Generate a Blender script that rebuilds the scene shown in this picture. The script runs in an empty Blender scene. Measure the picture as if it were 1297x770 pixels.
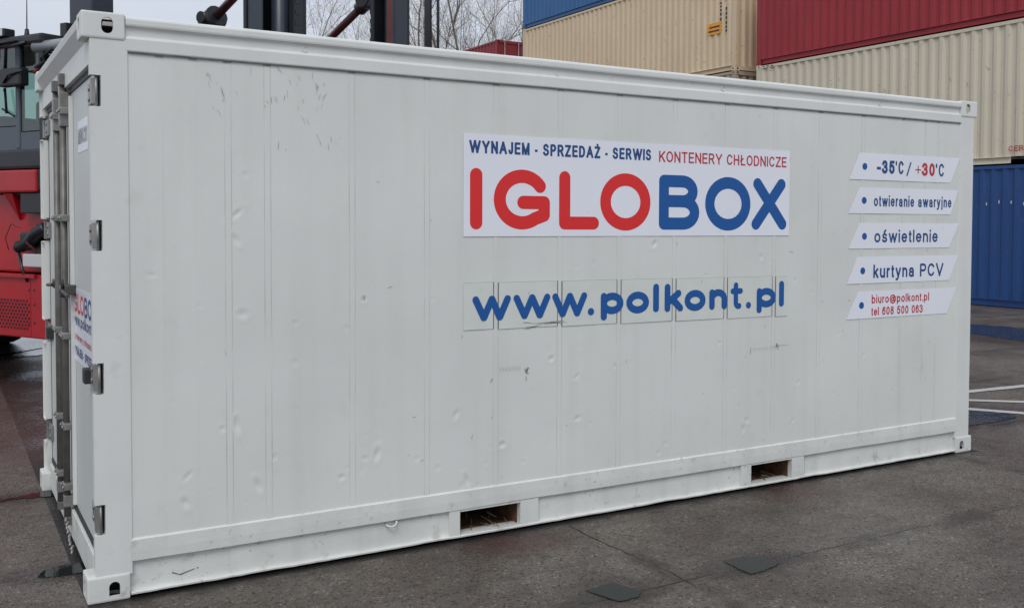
import bpy, bmesh, math, random
from mathutils import Vector, Matrix, noise as mnoise
random.seed(7)
S = bpy.context.scene
C = S.collection
R = math.radians

# ---------------------------------------------------------------- camera
cam = bpy.data.cameras.new('camera')
cam.sensor_width = 36.0; cam.sensor_fit = 'HORIZONTAL'
cam.lens = 36.0 * 1314.283 / 1297.0
cam.shift_x = (648.5 - 755.51) / 1297.0
cam.shift_y = (326.868 - 385.0) / 1297.0
cam.clip_start = 0.05; cam.clip_end = 3000
co = bpy.data.objects.new('camera', cam); C.objects.link(co)
r_ = Vector((0.84276272, -0.53825338, 0.00585568)); u_ = Vector((0.01397115, 0.03274728, 0.99936601)); f_ = Vector((0.5381039, 0.84214661, -0.0351182))
m = Matrix((( r_.x, u_.x, -f_.x, -0.55339), (r_.y, u_.y, -f_.y, -5.05182), (r_.z, u_.z, -f_.z, 1.7185), (0, 0, 0, 1)))
co.matrix_world = m
S.camera = co

# ---------------------------------------------------------------- world and sun
SUN_EL, SUN_AZ = R(50), R(213)          # azimuth clockwise from +Y
w = bpy.data.worlds.new('World'); S.world = w; w.use_nodes = True
nt = w.node_tree; nt.nodes.clear()
out = nt.nodes.new('ShaderNodeOutputWorld')
sky = nt.nodes.new('ShaderNodeTexSky'); sky.sky_type = 'NISHITA'; sky.sun_disc = False
sky.sun_elevation = SUN_EL; sky.sun_rotation = SUN_AZ; sky.dust_density = 2.5
bg = nt.nodes.new('ShaderNodeBackground'); bg.inputs[1].default_value = 0.10
nt.links.new(sky.outputs[0], bg.inputs[0])
tc = nt.nodes.new('ShaderNodeTexCoord')
mp = nt.nodes.new('ShaderNodeMapping'); mp.inputs['Scale'].default_value = (1, 1, 2.4)
nz = nt.nodes.new('ShaderNodeTexNoise'); nz.inputs['Scale'].default_value = 2.2; nz.inputs['Detail'].default_value = 5
cr = nt.nodes.new('ShaderNodeValToRGB')
cr.color_ramp.elements[0].position = 0.3; cr.color_ramp.elements[0].color = (0.60, 0.67, 0.80, 1)
cr.color_ramp.elements[1].position = 0.7; cr.color_ramp.elements[1].color = (0.78, 0.81, 0.87, 1)
nt.links.new(tc.outputs['Generated'], mp.inputs[0]); nt.links.new(mp.outputs[0], nz.inputs[0]); nt.links.new(nz.outputs[0], cr.inputs[0])
bc = nt.nodes.new('ShaderNodeBackground'); bc.inputs[1].default_value = 0.96
nt.links.new(cr.outputs[0], bc.inputs[0])
mx = nt.nodes.new('ShaderNodeMixShader'); mx.inputs[0].default_value = 0.93
nt.links.new(bg.outputs[0], mx.inputs[1]); nt.links.new(bc.outputs[0], mx.inputs[2]); nt.links.new(mx.outputs[0], out.inputs[0])
sun = bpy.data.lights.new('sun', 'SUN'); sun.energy = 1.35; sun.angle = R(28); sun.color = (1, 0.97, 0.93)
so = bpy.data.objects.new('sun', sun); C.objects.link(so)
sd = Vector((math.sin(SUN_AZ) * math.cos(SUN_EL), math.cos(SUN_AZ) * math.cos(SUN_EL), math.sin(SUN_EL)))
so.rotation_euler = (-sd).to_track_quat('-Z', 'Y').to_euler()
S.view_settings.view_transform = 'Standard'; S.view_settings.look = 'None'
S.view_settings.exposure = 0.04; S.view_settings.gamma = 1.0
S.render.engine = 'CYCLES'; S.cycles.max_bounces = 7

# ---------------------------------------------------------------- materials
def lin(c): return tuple(c) + (1,) if len(c) == 3 else c
def mat(name, base, rough=0.5, metal=0.0, var=0.0, vscale=4.0, dirt=None, dirt_amt=0.0, dscale=3.0, streak=0.0, bump=0.0, bscale=60.0, spec=0.5, rvar=0.0, chips=None, chip_amt=0.0, chscale=34.0):
    """painted or metal surface: base colour, soft tonal variation, dirt patches, vertical streaks, fine bump"""
    M = bpy.data.materials.new(name); M.use_nodes = True
    n = M.node_tree; b = n.nodes['Principled BSDF']
    b.inputs['Roughness'].default_value = rough; b.inputs['Metallic'].default_value = metal
    b.inputs['Specular IOR Level'].default_value = spec
    b.inputs['Base Color'].default_value = lin(base)
    g = n.nodes.new('ShaderNodeNewGeometry')
    pos = g.outputs['Position']; col = None
    def noise(scale, detail=4, vec=pos):
        t = n.nodes.new('ShaderNodeTexNoise'); t.inputs['Scale'].default_value = scale; t.inputs['Detail'].default_value = detail
        n.links.new(vec, t.inputs['Vector']); return t.outputs[0]
    def mapped(sc):
        t = n.nodes.new('ShaderNodeMapping'); t.inputs['Scale'].default_value = sc; n.links.new(pos, t.inputs[0]); return t.outputs[0]
    def rng(v, a, b_, c, d):
        t = n.nodes.new('ShaderNodeMapRange'); t.inputs[1].default_value = a; t.inputs[2].default_value = b_; t.inputs[3].default_value = c; t.inputs[4].default_value = d
        n.links.new(v, t.inputs[0]); return t.outputs[0]
    def mixc(fac, a, b_):
        t = n.nodes.new('ShaderNodeMix'); t.data_type = 'RGBA'
        if isinstance(fac, float): t.inputs[0].default_value = fac
        else: n.links.new(fac, t.inputs[0])
        for i, v in ((6, a), (7, b_)):
            if isinstance(v, tuple): t.inputs[i].default_value = lin(v)
            else: n.links.new(v, t.inputs[i])
        return t.outputs[2]
    cur = tuple(base)
    if var:
        lo = tuple(c * (1 - var) for c in base); hi = tuple(min(1, c * (1 + var)) for c in base)
        cur = mixc(rng(noise(vscale), 0.3, 0.7, 0, 1), lo, hi)
    if streak:
        s = rng(noise(1.0, 5, mapped((9, 9, 0.5))), 0.5, 0.8, 0, streak)
        cur = mixc(s, cur, dirt or tuple(c * 0.5 for c in base))
    if dirt and dirt_amt:
        s = rng(noise(dscale, 8), 0.62, 0.78, 0, dirt_amt)
        cur = mixc(s, cur, dirt)
    if chips:
        m1 = rng(noise(chscale, 6), 0.62, 0.66, 0, chip_amt); m2 = rng(noise(3.1, 4), 0.50, 0.60, 0, 1)
        mm = n.nodes.new('ShaderNodeMath'); mm.operation = 'MULTIPLY'; n.links.new(m1, mm.inputs[0]); n.links.new(m2, mm.inputs[1])
        cur = mixc(mm.outputs[0], cur, chips)
    if not isinstance(cur, tuple): n.links.new(cur, b.inputs['Base Color'])
    if rvar: n.links.new(rng(noise(2.5, 6), 0.3, 0.7, rough - rvar, rough + rvar), b.inputs['Roughness'])
    if bump:
        bp = n.nodes.new('ShaderNodeBump'); bp.inputs['Strength'].default_value = bump; bp.inputs['Distance'].default_value = 0.01
        n.links.new(noise(bscale, 3), bp.inputs['Height']); n.links.new(bp.outputs[0], b.inputs['Normal'])
    M['_'] = 1
    return M

P = {}
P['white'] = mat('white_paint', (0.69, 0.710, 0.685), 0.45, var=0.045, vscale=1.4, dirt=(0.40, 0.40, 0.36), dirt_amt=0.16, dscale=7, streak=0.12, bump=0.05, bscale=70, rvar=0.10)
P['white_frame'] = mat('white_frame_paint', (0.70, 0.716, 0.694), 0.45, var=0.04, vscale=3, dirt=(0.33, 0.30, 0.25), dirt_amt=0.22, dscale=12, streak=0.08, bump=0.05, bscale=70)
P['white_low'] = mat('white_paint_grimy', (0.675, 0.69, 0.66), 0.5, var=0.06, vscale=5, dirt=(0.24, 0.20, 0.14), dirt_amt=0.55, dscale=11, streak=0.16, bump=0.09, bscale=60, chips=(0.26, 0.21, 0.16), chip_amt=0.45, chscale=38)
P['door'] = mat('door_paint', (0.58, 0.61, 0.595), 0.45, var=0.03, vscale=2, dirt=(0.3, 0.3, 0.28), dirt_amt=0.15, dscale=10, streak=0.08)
P['sticker'] = mat('white_vinyl', (0.80, 0.83, 0.90), 0.3, var=0.02, vscale=2)
P['oldvinyl'] = mat('aged_clear_vinyl', (0.665, 0.70, 0.66), 0.38, var=0.03, vscale=7, dirt=(0.38, 0.38, 0.36), dirt_amt=0.25, dscale=11)
P['red_ink'] = mat('red_vinyl', (0.74, 0.022, 0.022), 0.45)
P['blue_ink'] = mat('blue_vinyl', (0.004, 0.090, 0.34), 0.5)
P['navy_ink'] = mat('navy_vinyl', (0.012, 0.065, 0.22), 0.45)
P['dullred_ink'] = mat('dull_red_vinyl', (0.50, 0.03, 0.045), 0.45)
P['dim_ink'] = mat('faded_ink', (0.38, 0.39, 0.385), 0.5)
P['grime_and_dark_strip'] = mat('grime_line_and_dark_strip', (0.16, 0.155, 0.145), 0.8, var=0.3, vscale=12)
P['scuff'] = mat('scuffed_paint', (0.27, 0.275, 0.27), 0.6, var=0.3, vscale=25)
P['seal'] = mat('seam_sealant', (0.595, 0.615, 0.595), 0.6, var=0.25, vscale=2.5)
P['gasket'] = mat('black_rubber', (0.025, 0.027, 0.03), 0.55)
P['steel'] = mat('galvanised_steel', (0.30, 0.30, 0.288), 0.45, 0.6, var=0.18, vscale=12, dirt=(0.2, 0.15, 0.1), dirt_amt=0.4, dscale=16)
P['darksteel'] = mat('dark_steel', (0.12, 0.118, 0.112), 0.42, 0.7, var=0.2, vscale=14)
P['bar'] = mat('dirty_locking_bar_steel', (0.17, 0.162, 0.15), 0.5, 0.4, var=0.2, vscale=14)
P['rust'] = mat('rust', (0.11, 0.055, 0.028), 0.9, var=0.4, vscale=14, dirt=(0.30, 0.21, 0.12), dirt_amt=0.9, dscale=18, bump=0.5, bscale=40)
P['wood'] = mat('splintered_wood', (0.24, 0.18, 0.115), 0.85, var=0.3, vscale=20)
P['under'] = mat('underside_paint', (0.05, 0.045, 0.04), 0.8)
P['tan'] = mat('tan_paint', (0.66, 0.525, 0.355), 0.6, var=0.05, vscale=0.7, dirt=(0.25, 0.15, 0.07), dirt_amt=0.3, dscale=5, streak=0.10, chips=(0.16, 0.07, 0.035), chip_amt=0.38, chscale=9)
P['brown'] = mat('brown_tan_paint', (0.40, 0.33, 0.25), 0.6, var=0.08, vscale=0.8, dirt=(0.16, 0.09, 0.05), dirt_amt=0.5, dscale=5, streak=0.2, chips=(0.16, 0.07, 0.035), chip_amt=0.38, chscale=9)
P['beige'] = mat('cream_paint', (0.62, 0.565, 0.445), 0.6, var=0.04, vscale=0.6, dirt=(0.32, 0.22, 0.13), dirt_amt=0.2, dscale=4, streak=0.10, chips=(0.16, 0.07, 0.035), chip_amt=0.38, chscale=9)
P['red'] = mat('dark_red_paint', (0.30, 0.014, 0.022), 0.5, var=0.10, vscale=0.8, dirt=(0.35, 0.12, 0.12), dirt_amt=0.15, dscale=6, streak=0.12, chips=(0.16, 0.07, 0.035), chip_amt=0.38, chscale=9)
P['maroon'] = mat('maroon_paint', (0.24, 0.022, 0.028), 0.5, var=0.12, vscale=0.8, streak=0.15)
P['blue'] = mat('blue_paint', (0.008, 0.055, 0.20), 0.45, var=0.08, vscale=0.8, dirt=(0.12, 0.15, 0.22), dirt_amt=0.15, dscale=5, streak=0.10, chips=(0.16, 0.07, 0.035), chip_amt=0.38, chscale=9)
P['blue_hi'] = mat('mid_blue_paint', (0.020, 0.115, 0.30), 0.45, var=0.08, vscale=0.8, streak=0.12, chips=(0.16, 0.07, 0.035), chip_amt=0.38, chscale=9)
P['orange'] = mat('orange_sticker_vinyl', (0.80, 0.33, 0.02), 0.4, var=0.2, vscale=8)
P['truck_red'] = mat('truck_red_paint', (0.40, 0.008, 0.014), 0.3, var=0.12, vscale=3, dirt=(0.12, 0.03, 0.03), dirt_amt=0.5, dscale=6)
P['truck_dark'] = mat('truck_black_paint', (0.014, 0.016, 0.020), 0.38, var=0.2, vscale=5)
P['truck_navy'] = mat('truck_charcoal_paint', (0.030, 0.040, 0.055), 0.36, var=0.15, vscale=3)
P['truck_grey'] = mat('cab_grey_trim', (0.07, 0.09, 0.115), 0.35)
P['rod'] = mat('oily_red_rod', (0.085, 0.035, 0.033), 0.3, 0.2, var=0.2, vscale=4)
P['primer'] = mat('red_brown_hose_strip', (0.16, 0.035, 0.035), 0.5, var=0.2, vscale=6)
P['pipe'] = mat('grey_pipe_paint', (0.28, 0.30, 0.33), 0.35)
P['tyre'] = mat('tyre_rubber', (0.018, 0.018, 0.019), 0.8, var=0.2, vscale=9)
P['white_plate'] = mat('light_grey_plate', (0.55, 0.55, 0.56), 0.5)
P['lamp'] = mat('lamp_lens', (0.6, 0.62, 0.65), 0.15)
P['seat_cloth'] = mat('seat_cloth', (0.03, 0.03, 0.035), 0.9)
P['line'] = mat('worn_road_paint', (0.46, 0.46, 0.44), 0.6, var=0.1, vscale=6, dirt=(0.13, 0.12, 0.11), dirt_amt=0.9, dscale=6, chips=(0.10, 0.09, 0.08), chip_amt=0.9, chscale=22)
P['bark'] = mat('bark', (0.15, 0.13, 0.105), 0.9, var=0.2, vscale=2)
P['twig'] = mat('twig_bark', (0.25, 0.21, 0.17), 0.9, var=0.2, vscale=1)
P['bud'] = mat('spring_buds', (0.24, 0.24, 0.09), 0.8, var=0.2, vscale=1)
P['patch'] = mat('dark_asphalt_patch', (0.05, 0.05, 0.052), 0.3, var=0.2, vscale=6)

def glass(name, col):
    M = bpy.data.materials.new(name); M.use_nodes = True; n = M.node_tree; n.nodes.clear()
    o = n.nodes.new('ShaderNodeOutputMaterial'); a = n.nodes.new('ShaderNodeBsdfTransparent'); a.inputs[0].default_value = lin(col)
    g = n.nodes.new('ShaderNodeBsdfGlossy'); g.inputs['Roughness'].default_value = 0.03
    x = n.nodes.new('ShaderNodeMixShader'); x.inputs[0].default_value = 0.14; n.links.new(a.outputs[0], x.inputs[1]); n.links.new(g.outputs[0], x.inputs[2]); n.links.new(x.outputs[0], o.inputs[0])
    return M
P['glass'] = glass('tinted_cab_glass', (0.50, 0.66, 0.60))

def ground_mat():
    M = bpy.data.materials.new('wet_asphalt'); M.use_nodes = True; n = M.node_tree; b = n.nodes['Principled BSDF']
    L = n.links.new
    g = n.nodes.new('ShaderNodeNewGeometry'); pos = g.outputs['Position']
    def N(scale, detail=5, rough=0.55, vec=pos):
        t = n.nodes.new('ShaderNodeTexNoise'); t.inputs['Scale'].default_value = scale; t.inputs['Detail'].default_value = detail; t.inputs['Roughness'].default_value = rough
        L(vec, t.inputs['Vector']); return t.outputs[0]
    def rng(v, a, b_, c, d, smooth=False):
        t = n.nodes.new('ShaderNodeMapRange'); t.inputs[1].default_value = a; t.inputs[2].default_value = b_; t.inputs[3].default_value = c; t.inputs[4].default_value = d
        if smooth: t.interpolation_type = 'SMOOTHSTEP'
        L(v, t.inputs[0]); return t.outputs[0]
    def mixc(fac, a, b_, mode='MIX'):
        t = n.nodes.new('ShaderNodeMix'); t.data_type = 'RGBA'; t.blend_type = mode
        if isinstance(fac, float): t.inputs[0].default_value = fac
        else: L(fac, t.inputs[0])
        for i, v in ((6, a), (7, b_)):
            if isinstance(v, tuple): t.inputs[i].default_value = lin(v)
            else: L(v, t.inputs[i])
        return t.outputs[2]
    def math_(op, a, b_=None):
        t = n.nodes.new('ShaderNodeMath'); t.operation = op
        for i, v in enumerate((a, b_)):
            if v is None: continue
            if isinstance(v, (int, float)): t.inputs[i].default_value = v
            else: L(v, t.inputs[i])
        return t.outputs[0]
    vor = n.nodes.new('ShaderNodeTexVoronoi'); vor.inputs['Scale'].default_value = 95; L(pos, vor.inputs['Vector'])
    sep = n.nodes.new('ShaderNodeSeparateColor'); L(vor.outputs['Color'], sep.inputs[0])
    grain = N(150, 4, 0.75)
    base = mixc(rng(grain, 0.34, 0.66, 0, 1), (0.044, 0.037, 0.031), (0.232, 0.202, 0.173))
    base = mixc(rng(sep.outputs[1], 0.93, 0.97, 0, 0.75), base, (0.33, 0.29, 0.25))       # pale stones
    base = mixc(rng(sep.outputs[2], 0.90, 0.94, 0, 0.8), base, (0.022, 0.018, 0.016))     # voids
    base = mixc(rng(N(0.9, 7, 0.62), 0.40, 0.62, 0, 0.75), base, mixc(1.0, base, (0.50, 0.45, 0.42), 'MULTIPLY'))
    base = mixc(rng(N(5.5, 7, 0.7), 0.50, 0.68, 0, 0.60), base, mixc(1.0, base, (0.45, 0.41, 0.38), 'MULTIPLY'))
    base = mixc(rng(N(26, 6, 0.72), 0.54, 0.66, 0, 0.65), base, (0.032, 0.026, 0.023))
    st = n.nodes.new('ShaderNodeMapping'); st.inputs['Rotation'].default_value = (0, 0, R(24)); st.inputs['Scale'].default_value = (0.5, 5.0, 1); L(pos, st.inputs[0])
    base = mixc(rng(N(1.0, 5, 0.6, st.outputs[0]), 0.55, 0.75, 0, 0.45), base, (0.05, 0.041, 0.036))  # tyre-dragged dirt
    crumb = N(22, 8, 0.75)
    sx = n.nodes.new('ShaderNodeSeparateXYZ'); L(pos, sx.inputs[0])
    wob = math_('ADD', rng(N(1.3, 4), 0, 1, -0.05, 0.05), rng(N(11, 6, 0.7), 0, 1, -0.018, 0.018))
    def joints(coord, off, pitch, w):
        a = math_('ADD', coord, wob); a = math_('SUBTRACT', a, off); a = math_('DIVIDE', a, pitch)
        a = math_('SUBTRACT', a, 0.5); a = math_('FRACT', a); a = math_('SUBTRACT', a, 0.5); a = math_('ABSOLUTE', a); a = math_('MULTIPLY', a, pitch)
        return rng(a, w * 0.3, w, 1, 0, True)
    jx = joints(sx.outputs[0], 2.46, 3.33, 0.009); jy = joints(sx.outputs[1], -1.14, 1.67, 0.009)
    j = math_('MAXIMUM', jx, jy)
    brk = rng(N(1.7, 5), 0.44, 0.54, 0.10, 1.0)
    j2 = math_('MULTIPLY', j, brk)
    halo = math_('MAXIMUM', joints(sx.outputs[0], 2.46, 3.33, 0.10), joints(sx.outputs[1], -1.14, 1.67, 0.13))
    halo = math_('MULTIPLY', halo, rng(N(3.1, 5), 0.40, 0.60, 0, 0.75))
    base = mixc(halo, base, (0.040, 0.031, 0.027))
    base = mixc(j2, base, (0.018, 0.016, 0.015))
    # rust coloured seepage below the two fork pockets
    for cx_ in (2.05, 4.12):
        dx = math_('POWER', math_('DIVIDE', math_('SUBTRACT', sx.outputs[0], cx_), 0.30), 2)
        dy = math_('POWER', math_('DIVIDE', math_('SUBTRACT', sx.outputs[1], -0.17), 0.26), 2)
        d = math_('SQRT', math_('ADD', dx, dy)); d = math_('ADD', d, rng(N(9, 6), 0, 1, -0.5, 0.5))
        base = mixc(rng(d, 0.5, 1.25, 0.6, 0), base, (0.060, 0.024, 0.018))
    # shade under the container's lower edge painted into the ground colour, with damp dirt
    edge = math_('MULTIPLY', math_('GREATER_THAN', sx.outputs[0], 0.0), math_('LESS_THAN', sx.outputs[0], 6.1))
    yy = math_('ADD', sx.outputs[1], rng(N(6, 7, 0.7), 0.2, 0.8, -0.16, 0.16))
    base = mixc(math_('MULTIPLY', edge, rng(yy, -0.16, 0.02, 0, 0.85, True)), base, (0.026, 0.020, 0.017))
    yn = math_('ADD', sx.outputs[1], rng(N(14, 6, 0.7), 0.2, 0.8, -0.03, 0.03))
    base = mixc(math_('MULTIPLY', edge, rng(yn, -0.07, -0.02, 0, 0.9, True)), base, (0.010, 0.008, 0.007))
    # rain-wet area towards the truck, the truck's red reflection mixed into its colour
    far = math_('MULTIPLY', rng(sx.outputs[1], 2.3, 4.0, 0, 1, True), rng(sx.outputs[0], 2.5, 4.5, 1, 0, True))
    base = mixc(math_('MULTIPLY', far, 0.55), base, (0.095, 0.048, 0.042))
    damp = None
    for px_, py_, rx_, ry_ in ((2.09, -1.09, .26, .24), (2.90, -1.11, .30, .24), (-0.05, .56, .28, .20), (0.0, 2.2, .5, .22), (13.4, 5, 1.6, 2.2), (7.0, 1.1, 1.0, .8)):
        d = math_('SQRT', math_('ADD', math_('POWER', math_('DIVIDE', math_('SUBTRACT', sx.outputs[0], px_), rx_), 2), math_('POWER', math_('DIVIDE', math_('SUBTRACT', sx.outputs[1], py_), ry_), 2)))
        d = rng(math_('ADD', d, rng(N(7, 6, 0.7), 0.2, 0.8, -0.35, 0.35)), 0.55, 1.15, 1, 0, True)
        damp = d if damp is None else math_('MAXIMUM', damp, d)
    base = mixc(math_('MULTIPLY', damp, 0.75), base, mixc(1.0, base, (0.42, 0.38, 0.35), 'MULTIPLY'))
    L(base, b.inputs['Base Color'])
    wet = rng(N(0.55, 5, 0.6), 0.40, 0.60, 0, 1, True)
    rgh = math_('ADD', math_('MULTIPLY', wet, 0.27), rng(N(30, 4), 0.3, 0.7, 0.19, 0.46))
    rgh = math_('SUBTRACT', rgh, math_('MULTIPLY', math_('MAXIMUM', far, damp), 0.16))
    L(rgh, b.inputs['Roughness'])
    b.inputs['Specular IOR Level'].default_value = 0.36
    bp = n.nodes.new('ShaderNodeBump'); bp.inputs['Strength'].default_value = 0.8; bp.inputs['Distance'].default_value = 0.008
    h = math_('ADD', math_('MULTIPLY', vor.outputs['Distance'], 0.7), math_('MULTIPLY', N(14, 7, 0.7), 1.4))
    h = math_('SUBTRACT', h, math_('MULTIPLY', j2, 1.5))
    L(h, bp.inputs['Height']); L(bp.outputs[0], b.inputs['Normal'])
    return M
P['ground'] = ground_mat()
def puddle_mat():
    M = mat('puddle_water', (0.012, 0.016, 0.015), 0.04); b = M.node_tree.nodes['Principled BSDF']
    b.inputs['IOR'].default_value = 1.23
    n = M.node_tree; g = n.nodes.new('ShaderNodeNewGeometry'); t = n.nodes.new('ShaderNodeTexNoise'); t.inputs['Scale'].default_value = 6
    n.links.new(g.outputs['Position'], t.inputs['Vector']); bp = n.nodes.new('ShaderNodeBump'); bp.inputs['Strength'].default_value = 0.12; bp.inputs['Distance'].default_value = 0.01
    n.links.new(t.outputs[0], bp.inputs['Height']); n.links.new(bp.outputs[0], b.inputs['Normal']); return M
P['puddle'] = puddle_mat()

# ---------------------------------------------------------------- helpers
def tag(o, label=None, cat=None, group=None, kind=None):
    if label: o['label'] = label
    if cat: o['category'] = cat
    if group: o['group'] = group
    if kind: o['kind'] = kind
    return o
def empty(name, loc=(0, 0, 0), rz=0.0):
    o = bpy.data.objects.new(name, None); o.location = loc; o.rotation_euler = (0, 0, rz); o.empty_display_size = 0.3; C.objects.link(o); return o
def link(name, me, mats, parent=None):
    o = bpy.data.objects.new(name, me); C.objects.link(o)
    if parent: o.parent = parent
    for mm in (mats if isinstance(mats, (list, tuple)) else [mats]):
        me.materials.append(mm)
    return o
class MB:
    """collects shapes and links them as ONE mesh object"""
    def __init__(s): s.v = []; s.f = []; s.mi = []; s.sm = []
    def add(s, vs, fs, mi=0, smooth=False):
        k = len(s.v); s.v += [tuple(p) for p in vs]
        for f in fs: s.f.append(tuple(i + k for i in f)); s.mi.append(mi); s.sm.append(smooth)
        return s
    def box(s, x0, x1, y0, y1, z0, z1, mi=0, bev=0.0):
        if bev <= 0:
            vs = [(x, y, z) for z in (z0, z1) for y in (y0, y1) for x in (x0, x1)]
            return s.add(vs, [(0, 2, 3, 1), (4, 5, 7, 6), (0, 1, 5, 4), (2, 6, 7, 3), (0, 4, 6, 2), (1, 3, 7, 5)], mi)
        bm = bmesh.new(); bmesh.ops.create_cube(bm, size=1)
        for v in bm.verts: v.co = ((x0 + x1) / 2 + v.co.x * (x1 - x0), (y0 + y1) / 2 + v.co.y * (y1 - y0), (z0 + z1) / 2 + v.co.z * (z1 - z0))
        bmesh.ops.bevel(bm, geom=bm.edges[:], offset=bev, segments=2, affect='EDGES', profile=0.6)
        return s.bm(bm, mi)
    def bm(s, bm, mi=0, smooth=False):
        bm.verts.ensure_lookup_table()
        for i, v in enumerate(bm.verts): v.index = i
        s.add([v.co[:] for v in bm.verts], [[v.index for v in f.verts] for f in bm.faces], mi, smooth); bm.free(); return s
    def tube(s, pts, rad, n=10, mi=0, cap=True, smooth=True):
        pts = [Vector(p) for p in pts]; rads = rad if isinstance(rad, (list, tuple)) else [rad] * len(pts)
        k0 = len(s.v); prev = None
        for i, p in enumerate(pts):
            t = (pts[min(i + 1, len(pts) - 1)] - pts[max(i - 1, 0)]).normalized()
            if prev is None:
                a = Vector((0, 0, 1)) if abs(t.z) < 0.9 else Vector((1, 0, 0)); a = (a - t * a.dot(t)).normalized()
            else:
                a = (prev - t * prev.dot(t)).normalized()
            prev = a; bb = t.cross(a)
            for j in range(n):
                an = 2 * math.pi * j / n; s.v.append(tuple(p + (a * math.cos(an) + bb * math.sin(an)) * rads[i]))
        for i in range(len(pts) - 1):
            for j in range(n):
                a0 = k0 + i * n + j; a1 = k0 + i * n + (j + 1) % n
                s.f.append((a0, a1, a1 + n, a0 + n)); s.mi.append(mi); s.sm.append(smooth)
        if cap:
            s.f.append(tuple(k0 + j for j in range(n))[::-1]); s.mi.append(mi); s.sm.append(False)
            e = k0 + (len(pts) - 1) * n; s.f.append(tuple(e + j for j in range(n))); s.mi.append(mi); s.sm.append(False)
        return s
    def build(s, name, mats, parent=None):
        me = bpy.data.meshes.new(name); me.from_pydata(s.v, [], s.f)
        me.polygons.foreach_set('material_index', s.mi); me.polygons.foreach_set('use_smooth', s.sm); me.update()
        return link(name, me, mats, parent)

def boolean(me_base, cutters):
    o = bpy.data.objects.new('tmp', me_base); C.objects.link(o); cs = []
    for cm in cutters:
        c = bpy.data.objects.new('cut', cm); C.objects.link(c); cs.append(c)
        md = o.modifiers.new('b', 'BOOLEAN'); md.operation = 'DIFFERENCE'; md.solver = 'EXACT'; md.object = c
    dg = bpy.context.evaluated_depsgraph_get(); dg.update()
    res = bpy.data.meshes.new_from_object(o.evaluated_get(dg))
    for c in cs: bpy.data.objects.remove(c)
    bpy.data.objects.remove(o)
    return res
def stadium(axis, c, rw, hh, d0, d1, arch=False, n=8):
    """solid slot: half width rw, half height hh, between d0 and d1 along axis"""
    pr = []
    for j in range(n + 1):
        a = math.pi * j / n; pr.append((rw * math.cos(a), hh - rw + rw * math.sin(a)))
    if arch: pr += [(-rw, -hh), (rw, -hh)]
    else:
        for j in range(n + 1):
            a = math.pi + math.pi * j / n; pr.append((rw * math.cos(a), -(hh - rw) + rw * math.sin(a)))
    def P3(q, d):
        if axis == 'y': return (c[0] + q[0], d, c[1] + q[1])
        if axis == 'x': return (d, c[0] + q[0], c[1] + q[1])
        return (c[0] + q[1], c[1] + q[0], d)
    k = len(pr); vs = [P3(q, d0) for q in pr] + [P3(q, d1) for q in pr]
    fs = [tuple(range(k)), tuple(range(2 * k - 1, k - 1, -1))] + [(i, i + k, (i + 1) % k + k, (i + 1) % k) for i in range(k)]
    me = bpy.data.meshes.new('c'); me.from_pydata(vs, [], fs)
    b = bmesh.new(); b.from_mesh(me); bmesh.ops.recalc_face_normals(b, faces=b.faces); b.to_mesh(me); b.free(); return me
def boxmesh(x0, x1, y0, y1, z0, z1, bev=0.0):
    b = MB().box(x0, x1, y0, y1, z0, z1, 0, bev); me = bpy.data.meshes.new('bx'); me.from_pydata(b.v, [], b.f)
    q = bmesh.new(); q.from_mesh(me); bmesh.ops.recalc_face_normals(q, faces=q.faces); q.to_mesh(me); q.free(); return me

# corner casting, corner at the origin, growing to +x +y +z
CAST = boolean(boxmesh(0, 0.178, 0, 0.162, 0, 0.118, 0.009),
               [boxmesh(0.016, 0.162, 0.014, 0.148, 0.014, 0.104), stadium('y', (0.105, 0.058), 0.024, 0.036, -0.05, 0.06, arch=False),
                stadium('x', (0.088, 0.058), 0.024, 0.038, -0.05, 0.06), stadium('z', (0.098, 0.085), 0.028, 0.05, -0.05, 0.06)])
CAST_B = boolean(boxmesh(0, 0.178, 0, 0.162, 0, 0.118, 0.009),
               [boxmesh(0.016, 0.162, 0.014, 0.148, 0.014, 0.104), stadium('y', (0.112, 0.056), 0.023, 0.032, -0.05, 0.06, arch=True),
                stadium('x', (0.088, 0.056), 0.023, 0.034, -0.05, 0.06, arch=True), stadium('z', (0.098, 0.085), 0.028, 0.05, -0.05, 0.06)])
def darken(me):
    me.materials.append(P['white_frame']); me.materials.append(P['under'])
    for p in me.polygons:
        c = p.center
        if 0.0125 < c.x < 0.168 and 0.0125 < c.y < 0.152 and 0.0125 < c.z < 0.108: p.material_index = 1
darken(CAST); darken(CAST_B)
def castings(root, Lc, Wc, Hc, mtl, low_mtl=None, zlo=0.0, scale=1.0):
    for kx in (0, 1):
        for ky in (0, 1):
            for kz in (0, 1):
                src = CAST_B if kz == 0 else CAST
                o = bpy.data.objects.new('corner_casting', src); C.objects.link(o); o.parent = root
                o.material_slots[0].link = 'OBJECT'; o.material_slots[0].material = (low_mtl if (kz == 0 and low_mtl) else mtl)
                o.location = (Lc * kx, Wc * ky, zlo if kz == 0 else Hc); o.scale = ((-1 if kx else 1), (-1 if ky else 1), (-1 if kz else 1))

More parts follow.
